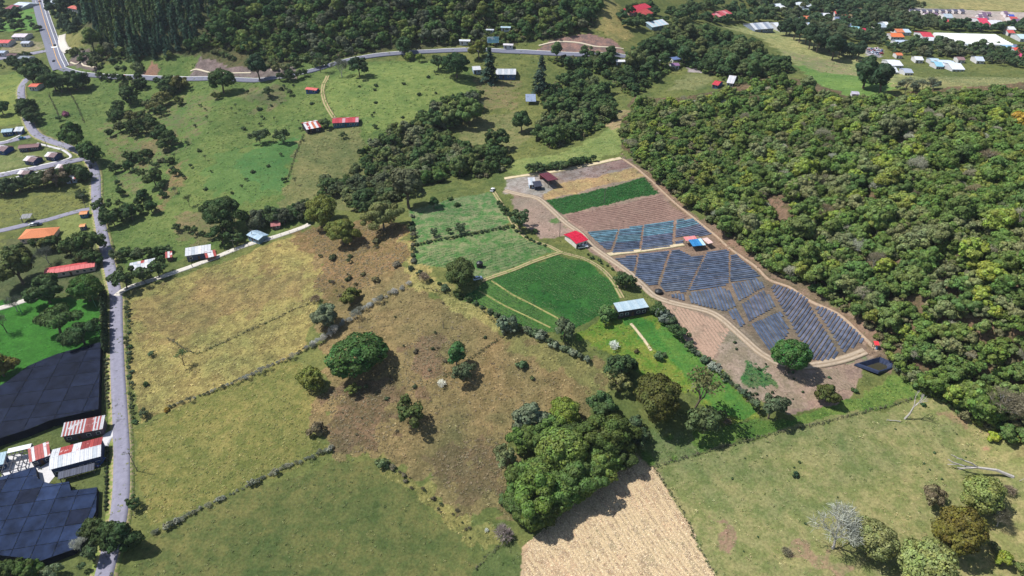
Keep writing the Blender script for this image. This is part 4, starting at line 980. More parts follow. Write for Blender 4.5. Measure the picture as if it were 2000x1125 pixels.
# ------------------------------------------------------------------ cars, tanks, poles, signs, fences
RUB = mat((.02, .02, .02), rough=.9, key='rubber')
def car(px, py, heading, rgb, label, pickup=False, lift=.15, van=False):
    g = G(px, py)
    root = empty('pickup_truck' if pickup else 'parked_car', (g.x, g.y, g.z + lift), heading); tag(root, label, 'pickup' if pickup else 'car')
    pm = mat(tuple(lin(rgb)), rough=.25, var=.05, key='car paint')
    def loft(mb, prof, y):                              # side profile extruded with a slight tumblehome
        n = len(prof)
        Lp = [(x, -y * k, z) for x, z, k in prof]; Rp = [(x, y * k, z) for x, z, k in prof]
        mb.face(Lp); mb.face(Rp[::-1])
        for i in range(n): j = (i+1) % n; mb.face([Lp[i], Rp[i], Rp[j], Lp[j]])
    L_ = 2.65 if pickup else 2.15
    mb = MB(); loft(mb, [(-L_,.35,.95),(L_,.35,.95),(L_+.05,.6,1),(L_-.1,.82,1),(.95,.98,1),(-L_,1.0,1),(-L_-.05,.6,1)], .88); body = mb.build('body', pm, root)
    mb = MB()
    if pickup: loft(mb, [(1.1,.96,.95),(.45,1.62,.78),(-.75,1.62,.78),(-.95,.96,.95)], .86)
    else: loft(mb, [(1.1,.96,.95),(.35,1.5,.78),(-1.1,1.5,.78),(-1.9,.98,.95)], .86)
    mb.build('window', GLASS, root)
    mb = MB(); mb.box(-.7 if pickup else -1.05, .42, -.66, .66, 1.5 if not pickup else 1.62, 1.56 if not pickup else 1.68); mb.build('roof', pm, root)
    if pickup:
        mb = MB(); mb.box(-2.55, -1.05, -.72, .72, .95, 1.02); mb.build('bed', RUB, root)
    for x in (-1.35 if not pickup else -1.6, 1.35 if not pickup else 1.6):
        for s in (-1, 1):
            mb = MB(); mb.tube((x, s*.7, .33), (x, s*.92, .33), .34, .34, 12); wh = mb.build('wheel', RUB, root)
            mb = MB(); mb.tube((x, s*.925, .33), (x, s*.935, .33), .18, .18, 8); mb.build('rim', WHITE, wh)
    for s in (-1, 1):
        mb = MB(); mb.box(L_-.02, L_+.06, s*.62-.16, s*.62+.16, .62, .76); mb.build('headlight', WHITE, root)
        mb = MB(); mb.box(-L_-.07, -L_+.02, s*.66-.12, s*.66+.12, .7, .9); mb.build('tail_light', smat((150,20,20), key='lamp'), root)
    return root
car(1138,484,.3,(226,230,234),'white pickup truck parked beside the crimson-roofed house',True)
car(177,327,2.0,(40,46,60),'dark car driving on the lane past the estate',lift=.2)
car(66,441,.2,(226,228,232),'white car parked behind the tiled house')
car(75,440,.2,(44,52,74),'dark blue car parked behind the tiled house')
car(962,373,1.3,(236,236,238),'white car at the top gate of the dirt track')
car(933,546,.4,(190,204,220),'silver car shaded by the big round tree')
car(197,905,1.4,(60,84,130),'blue car tucked beside the packing shed')
car(240,150,.05,(150,40,44),'red car on the hill road bend',lift=.4)
car(1205,108,.05,(120,126,140),'grey car on the hill road by the cut bank',lift=.4)
car(108,90,1.9,(36,38,44),'dark car on the highway crossing',lift=.4)
car(106,121,1.9,(60,66,80),'grey car on the highway below the junction',lift=.4)
car(78,4,1.7,(150,60,70),'red car at the far end of the highway',lift=.4)
car(44,272,.4,(60,120,160),'blue car on the short estate road',lift=.25)
for i in range(22):
    x, y = RNG.uniform(1693, 1722), RNG.uniform(94, 109)
    c = RNG.choice([(220,222,228),(190,196,210),(70,90,140),(150,150,160),(180,70,70)])
    o = car(x, y, RNG.uniform(0, 6.28), c, 'car in the crowded scrap yard beside the dark tree line'); o['group'] = 'cars in the scrap yard'
TANK = mat((.02, .022, .025), rough=.45, key='tank plastic')
def tank(px, py, r, h, label, m=TANK):
    g = G(px, py); root = empty('water_tank', g); tag(root, label, 'water tank')
    mb = MB(); mb.tube((0,0,-.3), (0,0,h), r, r, 16); mb.tube((0,0,h), (0,0,h+r*.35), r, r*.35, 16); mb.build('body', m, root)
    mb = MB(); mb.tube((0,0,h+r*.35), (0,0,h+r*.35+.12), r*.3, r*.3, 10); mb.build('lid', m, root)
    for k in range(3):
        mb = MB(); z = h * (k + .5) / 3; mb.tube((0,0,z), (0,0,z+.12), r+.04, r+.04, 16, cap=False); mb.build('band', m, root)
tank(937,521,1.5,2.4,'black water tank beside the big round tree')
tank(1286,572,1.7,1.2,'low black tank at the lower corner of the beds')
tank(1712,681,.5,.9,'small pale blue barrel under the red awning', smat((120,160,200), key='barrel'))
WIRE = smat((60,60,62), rough=.6, key='wire')
def pole(px, py, h=9.0, label='', arm=True, m=None, rz=0.2):
    g = G(px, py); root = empty('utility_pole', g, rz); tag(root, label, 'pole', 'utility poles')
    mb = MB(); mb.tube((0,0,-.6), (0,0,h), .17, .11, 8); mb.build('pole', m or POLEM, root)
    if arm:
        mb = MB(); mb.box(-1.1, 1.1, -.07, .07, h-.75, h-.6); a = mb.build('crossarm', POSTM, root)
        for x in (-1, -.35, .35, 1):
            mb = MB(); mb.tube((x,0,h-.6), (x,0,h-.38), .07, .05, 6); mb.build('insulator', WHITE, a)
    return root
POLEM = smat((128,122,112), rough=.9, key='pole')
POLEG = smat((96,150,110), rough=.8, key='green pole')
for x, y, h, lb in [(268,920,10,'utility pole standing at the lane edge beside the green-yellow field'),(1180,396,9,'utility pole standing in the green crop plot'),(1093,463,9,'utility pole beside the crimson-roofed house'),(866,641,4,'lone bare post on the dry brown slope'),(283,552,7,'pole at the start of the concrete lane'),(376,522,7,'pole halfway along the concrete lane'),(459,490,7,'pole at the upper stretch of the concrete lane'),(495,470,7,'pole in front of the pale blue cottage'),(46,436,9,'pole by the grey side road shelter'),(168,406,9,'pole at the side road junction'),(690,108,10,'pole along the hill road near the pasture track'),(766,90,11,'pole at the foot of the hillside wood'),(855,86,10,'pole at the pull-off of the hill road'),(942,88,10,'pole next to the billboard'),(127,312,8,'pole at the estate pavement curve'),(93,288,8,'pole behind the long brown terrace')]:
    pole(x, y, h, lb, arm=h > 5)
for x, y, lb in [(188,600,'green post at the lawn corner by the cypress row'),(44,614,'green post standing on the lawn under an airy tree'),(199,663,'green post at the end of the cypress row')]:
    pole(x, y, 6.5, lb, arm=False, m=POLEG)
def billboard():
    g = G(963,91); root = empty('billboard', g, .1); tag(root, 'blue and white roadside billboard on two posts', 'billboard')
    for x in (-3.5, 3.5):
        mb = MB(); mb.box(x-.15, x+.15, -.15, .15, -1, 8); mb.build('post', POLEM, root)
    mb = MB(); mb.box(-5, 5, -.25, -.15, 3, 8); mb.build('panel', smat((150,206,220), rough=.5, var=.3, scale=.25, dirt=(*lin((236,240,240)), .3, .5), key='poster'), root)
billboard()
FP = smat((126,112,92), rough=.9, key='fence post')
def fence(pts, label, gap=3.0, h=1.35, wires=3):
    line = smooth_line(W2(pts), 2.0); acc = 0; posts = [line[0]]
    for a, b in zip(line, line[1:]):
        acc += (b - a).length
        if acc >= gap: posts.append(b); acc = 0
    o0 = Vector((posts[0].x, posts[0].y, float(gz(posts[0].x, posts[0].y))))
    root = empty('wire_fence', o0); tag(root, label, 'fence')
    tops = []
    pmesh = None
    for p in posts:
        z = float(gz(p.x, p.y)); hh = h * RNG.uniform(.88, 1.15)
        if pmesh is None:
            mb = MB(); mb.tube((0,0,-.4), (0,0,h), .1, .08, 5); pmesh = mb.mesh('post', FP)
        q = bpy.data.objects.new('post', pmesh); q.location = (p.x-o0.x, p.y-o0.y, z-o0.z); q.rotation_euler = (RNG.uniform(-.1,.1), RNG.uniform(-.1,.1), 0); link(q, root)
        tops.append(Vector((p.x-o0.x, p.y-o0.y, z-o0.z)))
    for k in range(wires):
        mb = MB(); zz = Vector((0,0,h*(k+1)/(wires+.4)))
        for a, b in zip(tops, tops[1:]): mb.tube(a+zz, b+zz, .018, .018, 3, cap=False)
        mb.build('wire', WIRE, root)
fence([(1277,913),(1330,897),(1400,878),(1500,850),(1600,828),(1700,802),(1800,772),(1830,762)], 'wire fence between the lush grass band and the pale meadow')
fence([(262,1010),(258,900),(256,800),(252,700),(250,620),(248,575)], 'wire fence along the lane edge of the dry field')
fence([(330,663),(380,690),(430,672),(500,640),(560,612),(610,590)], 'low wire fence crossing the dry yellow field')
fence([(985,655),(920,700),(870,735),(840,780),(770,840)], 'wire fence running down the brown slope')
fence([(268,558),(330,543),(400,518),(470,488),(540,464),(598,447)], 'wire fence beside the concrete lane')
fence([(1210,560),(1150,512),(1100,495)], 'wire fence above the round green plot', gap=4)
fence([(1330,668),(1400,725),(1470,790),(1485,815)], 'wire fence between meadow and bare soil')
fence([(930,1112),(960,1080),(1000,1055)], 'wire fence at the corner of the stubble plot')
fence([(592,264),(575,310),(562,350)], 'wire fence beside the bright green strip', gap=4)
fence([(812,478),(900,460),(995,441)], 'wire fence dividing the two upper green plots', gap=4)
fence([(208,560),(206,620),(204,680),(206,760),(208,815)], 'wire fence between the lane and the net house')
fence([(212,870),(210,930),(206,1000)], 'fence along the farmstead lawn and the lane')
fence([(95,185),(110,215),(118,235)], 'wire fence dividing the pasture below the lane trees', gap=4)
fence([(135,178),(150,205),(165,240)], 'second wire fence dividing the pasture', gap=4)
# ------------------------------------------------------------------ trees and shrubs: leaf-by-leaf crowns, tapered trunks with limbs
def leaf_material():
    m, nt, out = new_mat('foliage'); N, L = nt.nodes, nt.links
    t = N.new('ShaderNodeAttribute'); t.attribute_type = 'INSTANCER'; t.attribute_name = 'tint'
    lv = N.new('ShaderNodeAttribute'); lv.attribute_name = 'leaf'
    hs = N.new('ShaderNodeHueSaturation'); L.new(t.outputs['Color'], hs.inputs['Color'])
    sep = N.new('ShaderNodeSeparateColor'); L.new(lv.outputs['Color'], sep.inputs[0])
    def rng(v, c, d):
        r = N.new('ShaderNodeMapRange'); r.inputs[3].default_value = c; r.inputs[4].default_value = d; L.new(v, r.inputs[0]); return r.outputs[0]
    L.new(rng(sep.outputs[0], .482, .522), hs.inputs['Hue']); L.new(rng(sep.outputs[1], .95, 2.9), hs.inputs['Value'])
    L.new(rng(sep.outputs[2], .84, 1.05), hs.inputs['Saturation'])
    b = N.new('ShaderNodeBsdfPrincipled'); b.inputs['Roughness'].default_value = .62; b.inputs['Specular IOR Level'].default_value = .06
    L.new(hs.outputs[0], b.inputs['Base Color'])
    tr = N.new('ShaderNodeBsdfTranslucent'); L.new(hs.outputs[0], tr.inputs['Color'])
    mx = N.new('ShaderNodeMixShader'); mx.inputs[0].default_value = .25
    L.new(b.outputs[0], mx.inputs[1]); L.new(tr.outputs[0], mx.inputs[2]); L.new(mx.outputs[0], out.inputs[0])
    return m
LEAF = leaf_material()
BARK = mat((.13, .10, .075), rough=.9, var=.3, scale=3, key='bark')
BARKW = mat((.40, .37, .34), rough=.9, var=.25, scale=3, key='pale bark')

def unit(v):
    return v / np.maximum(np.linalg.norm(v, axis=1, keepdims=True), 1e-6)
def leaf_quads(c, nrm, size, rs, lobe_val, name):
    """folded leaf-clump quads at centres c facing nrm"""
    n = len(c)
    t = unit(np.cross(nrm, rs.normal(size=(n, 3)))); b = np.cross(nrm, t)
    s = (size * rs.uniform(.6, 1.45, n))[:, None]; asp = rs.uniform(.55, 1.0, n)[:, None]
    fold = nrm * s * rs.uniform(-.25, .35, n)[:, None]
    v = np.stack([c - t * s, c - b * s * asp + fold, c + t * s, c + b * s * asp + fold], 1).reshape(-1, 3)
    f = np.arange(n * 4).reshape(n, 4)
    me = raw_mesh(name, v, f, LEAF)
    col = np.stack([np.clip(lobe_val + rs.normal(0, .12, n), 0, 1), np.clip(rs.random(n) * .7 + lobe_val * .3, 0, 1), rs.random(n)], 1)
    vcol(me, 'leaf', np.repeat(col, 4, 0))
    return me
def crown_mesh(seed, n, size, ax=(1, 1, .85), cz=.95, lobes=34, lr=(.24, .42), name='crown', cover=1.0, low=-.45, flat=.75, gaps=True):
    rs = np.random.default_rng(seed)
    d = unit(rs.normal(size=(lobes * 3, 3))); d = d[d[:, 2] > low][:lobes]
    rad = (rs.uniform(.40, .86, len(d)) if gaps else rs.uniform(.55, .82, len(d)))[:, None]; axa = np.array(ax)
    ax = (ax[0] * rs.uniform(.85, 1.05), ax[1] * rs.uniform(.8, 1.05), ax[2]); axa = np.array(ax)
    gap = unit(rs.normal(size=(3, 3))); keepl = ~((d @ gap.T) > .86).any(1); d = d[keepl] if gaps and keepl.sum() > 8 else d; rad = rad[:len(d)]
    wob = 1 + (.34 if gaps else .2) * np.sin(2 * np.arctan2(d[:, 1], d[:, 0]) + rs.uniform(0, 6))[:, None] * (1 - np.abs(d[:, 2:3]))
    lc = d * rad * axa * wob; lR = rs.uniform(*lr, len(d)); lV = rs.random(len(d))
    k = rs.integers(0, len(d), n * 2)
    q = unit(rs.normal(size=(len(k), 3)) + np.array([0, 0, .35]))
    pos = lc[k] + q * (lR[k] * rs.uniform(.72, 1.06, len(k)))[:, None] * np.array([1, 1, flat])
    dist = (np.linalg.norm((pos[:, None] - lc[None]) / np.array([1, 1, flat]), axis=2) / lR[None])
    dist[np.arange(len(k)), k] = 9
    keep = (dist.min(1) > .8) & (rs.random(len(k)) < cover)
    pos, q, k = pos[keep][:n], q[keep][:n], k[keep][:n]
    nrm = unit(q * .9 + rs.normal(size=q.shape) * .3 + unit(pos) * .2)
    pos = pos + np.array([0, 0, cz])
    return leaf_quads(pos, nrm, size, rs, lV[k], name)
def conifer_mesh(seed, n, size, h=3.6, taper=1.0, base=.35, tiers=13, name='crown', column=False):
    rs = np.random.default_rng(seed)
    pos, nr, lv = [], [], []
    for i in range(tiers):
        t = i / (tiers - 1); z = base + (h - base) * t
        R = (1 - t ** 1.25) * taper + .05 if not column else (.95 * (1 - t ** 5) * (.6 + .4 * min(1, t * 5)) + .05)
        m = max(3, int(7 * (1 - t)) + 3)
        for b in range(m):
            a = rs.uniform(0, 6.28); rr = R * rs.uniform(.75, 1.12)
            cnt = max(4, int(n / tiers / m * (1.6 - 1.2 * t)))
            s = rs.uniform(.15, 1, cnt) ** .7
            x = np.cos(a) * rr * s + rs.normal(0, .09, cnt); y = np.sin(a) * rr * s + rs.normal(0, .09, cnt)
            zz = z - s * rr * (.28 if not column else -.35) + rs.normal(0, .07, cnt)
            pos.append(np.stack([x, y, zz], 1)); lv.append(np.full(cnt, rs.random()))
            nr.append(unit(np.stack([np.cos(a) * .5 + rs.normal(0, .4, cnt), np.sin(a) * .5 + rs.normal(0, .4, cnt), np.full(cnt, .8)], 1)))
    return leaf_quads(np.concatenate(pos), np.concatenate(nr), size, rs, np.concatenate(lv), name)
def branch_mesh(seed, levels, h, spread, r0, mat_, trunk_h=.35, name='trunk', nb=(3, 5), up=.35, mins=.012, twigs=0):
    """tapered trunk forking into limbs; returns mesh and the tip points"""
    rs = random.Random(seed); mb = MB(); tips = []
    def grow(p, d, ln, r, lev):
        q = p + d * ln
        k = 2 if lev > 0 else 1
        mid = p + d * ln * .5 + Vector((rs.uniform(-1,1), rs.uniform(-1,1), rs.uniform(-1,1))) * ln * .09
        n = 6 if r > .03 else (4 if r > .012 else 3)
        mb.tube(p, mid, r, r * .85, n, cap=False); mb.tube(mid, q, r * .85, r * .68, n, cap=lev == levels)
        if lev >= levels: tips.append((q, d)); return
        m = rs.randint(*nb)
        a0 = rs.uniform(0, 6.28)
        for i in range(m):
            a = a0 + 6.28 * i / m + rs.uniform(-.4, .4)
            u = d.orthogonal().normalized(); w = d.cross(u)
            s = spread * rs.uniform(.6, 1.2)
            nd = (d + (u * math.cos(a) + w * math.sin(a)) * s + Vector((0, 0, up * .4))).normalized()
            grow(q, nd, ln * rs.uniform(.62, .86) if lev else h * rs.uniform(.26, .36), max(mins, r * rs.uniform(.5, .66)), lev + 1)
    grow(Vector((0, 0, -.12)), Vector((rs.uniform(-.06,.06), rs.uniform(-.06,.06), 1)).normalized(), trunk_h + .12, r0, 0)
    return mb.mesh(name, mat_), tips
def tip_leaves(seed, tips, per, size, spread, name='crown'):
    rs = np.random.default_rng(seed)
    c = np.repeat(np.array([tuple(t[0]) for t in tips]), per, 0); lv = np.repeat(rs.random(len(tips)), per)
    c = c + rs.normal(0, spread, c.shape)
    return leaf_quads(c, unit(rs.normal(size=c.shape) + np.array([0, 0, .6])), size, rs, lv, name)

# each kind: list of (trunk mesh, crown mesh); 'c' = height of the crown's middle in crown radii
KIND = {}
def add_kind(name, c, items): KIND[name] = (c, items)
def std_trunk(seed, th=.55, r=.075, m=BARK): return branch_mesh(seed, 2, 1.0, .75, r, m, trunk_h=th)[0]
add_kind('big', .95, [(std_trunk(i), crown_mesh(100+i, 11000, .041, (1.05, 1.05, .8), .95, 95, (.15, .30), gaps=i == 3)) for i in range(4)])
add_kind('round', .95, [(std_trunk(10+i), crown_mesh(120+i, 3000, .075, (1, 1, .85), .95, 46, (.17, .34))) for i in range(5)])
add_kind('mid', .9, [(std_trunk(20+i), crown_mesh(140+i, 1900, .09, (1, 1, .8), .9, 40, (.17, .36))) for i in range(6)])
add_kind('flat', .85, [(std_trunk(30+i, .45), crown_mesh(160+i, 5200, .05, (1.05, 1.05, .45), .88, 60, (.16, .3), low=-.1, flat=.6)) for i in range(3)])
add_kind('tall', 1.5, [(std_trunk(40+i, .8, .09), crown_mesh(180+i, 3200, .085, (.95, .95, 1.25), 1.5, 46, (.24, .4))) for i in range(3)])
add_kind('shrub', .5, [(std_trunk(50+i, .2, .05), crown_mesh(200+i, 520, .16, (1, 1, .6), .5, 14, (.3, .5))) for i in range(5)])
add_kind('loose', .95, [(std_trunk(60+i, .5, .06), crown_mesh(220+i, 1500, .075, (1, 1, .85), .95, 36, (.16, .3), cover=.75)) for i in range(4)])
add_kind('pine', 1.7, [(branch_mesh(70+i, 0, 1, .1, .06, BARK, trunk_h=3.3)[0], conifer_mesh(240+i, 1900, .12, h=3.7)) for i in range(4)])
add_kind('cypress', 2.4, [(branch_mesh(80+i, 0, 1, .1, .1, BARK, trunk_h=3.5)[0], conifer_mesh(260+i, 900, .2, h=4.8, column=True, tiers=12)) for i in range(3)])
def airy(seed, th, levels, per, size, sp, m, spread=.5, h=1.3, r0=.06, nb=(3, 4), mins=.008):
    t, tips = branch_mesh(seed, levels, h, spread, r0, m, trunk_h=th, nb=nb, up=.5, mins=mins)
    return t, tip_leaves(seed, tips, per, size, sp)
def twiggy(seed, th, levels, n, ln, wd, m, spread, h, r0, nb, mins):
    """leafless tree: forking limbs and a haze of fine twigs, with a few remaining leaves"""
    t, tips = branch_mesh(seed, levels, h, spread, r0, m, trunk_h=th, nb=nb, up=.45, mins=mins)
    rs = np.random.default_rng(seed); k = rs.integers(0, len(tips), n)
    c = np.array([tuple(t_[0]) for t_ in tips])[k]; dr = np.array([tuple(t_[1]) for t_ in tips])[k]
    d = unit(dr * .7 + unit(rs.normal(size=c.shape)) * .8 + np.array([0, 0, .25]))
    L_ = (ln * rs.uniform(.5, 1.3, n))[:, None]; a = c + unit(rs.normal(size=c.shape)) * rs.uniform(0, ln * .8, n)[:, None]; b = a + d * L_
    s = unit(np.cross(d, rs.normal(size=c.shape))) * (wd * rs.uniform(.6, 1.4, n))[:, None]
    v = np.stack([a - s, a + s, b + s * .5, b - s * .5], 1).reshape(-1, 3)
    me = raw_mesh('crown', v, np.arange(n * 4).reshape(n, 4), LEAF)
    vcol(me, 'leaf', np.repeat(np.stack([rs.random(n) * .4 + .3, rs.random(n), rs.random(n)], 1), 4, 0))
    return t, me
add_kind('airy', 1.4, [airy(300+i, 1.0, 3, 9, .06, .13, BARK, .55, 1.7) for i in range(3)])
add_kind('bare', 1.0, [twiggy(320+i, .45, 4, 1900, .18, .0065, BARKW, .7, 1.25, .05, (3, 4), .008) for i in range(3)])
add_kind('barebush', .5, [twiggy(340+i, .06, 3, 620, .22, .016, BARKW, .9, .95, .03, (3, 5), .01) for i in range(4)])

D_, G_, Y_, O_, S_, B_, WH, PG, DK = (.034,.062,.020), (.048,.092,.022), (.115,.142,.026), (.080,.080,.022), (.085,.108,.062), (.14,.105,.07), (.44,.45,.40), (.038,.080,.020), (.022,.044,.020)
def place(cx, cy, w, kind, ratio=1.0):
    c = KIND[kind][0] * ratio
    fy = cy
    for _ in range(3):
        g, t = P(cx, fy)
        r = w * .515 * t / FOC
        dep = math.atan2(CAM_H - g.z, math.hypot(g.x, g.y))
        fy = cy + c * r * math.cos(dep) * FOC / t
    return g, r
ALLT = []
def tree(cx, cy, w, kind, tint, label, cat='tree', name='tree', ratio=1.0, group=None, at=None, r=None):
    if at is None: g, r = place(cx, cy, w, kind, ratio)
    else: g = at
    trunk, crown = RNG.choice(KIND[kind][1])
    root = empty(name, (g.x, g.y, g.z - .05 * r), RNG.uniform(0, 6.28), (r, r * RNG.uniform(.9, 1.1), r * ratio)); tag(root, label, cat, group)
    a = link(bpy.data.objects.new('trunk', trunk), root)
    b = link(bpy.data.objects.new('crown', crown), root)
    v = RNG.uniform(.86, 1.14); h = RNG.uniform(-.06, .06)
    b['tint'] = [max(.005, tint[0] * v * (1 + h)), tint[1] * v, max(.004, tint[2] * v * (1 - h))]
    ALLT.append((g.x, g.y, r))
    return root
T = lambda *a, **k: tree(*a, **k)
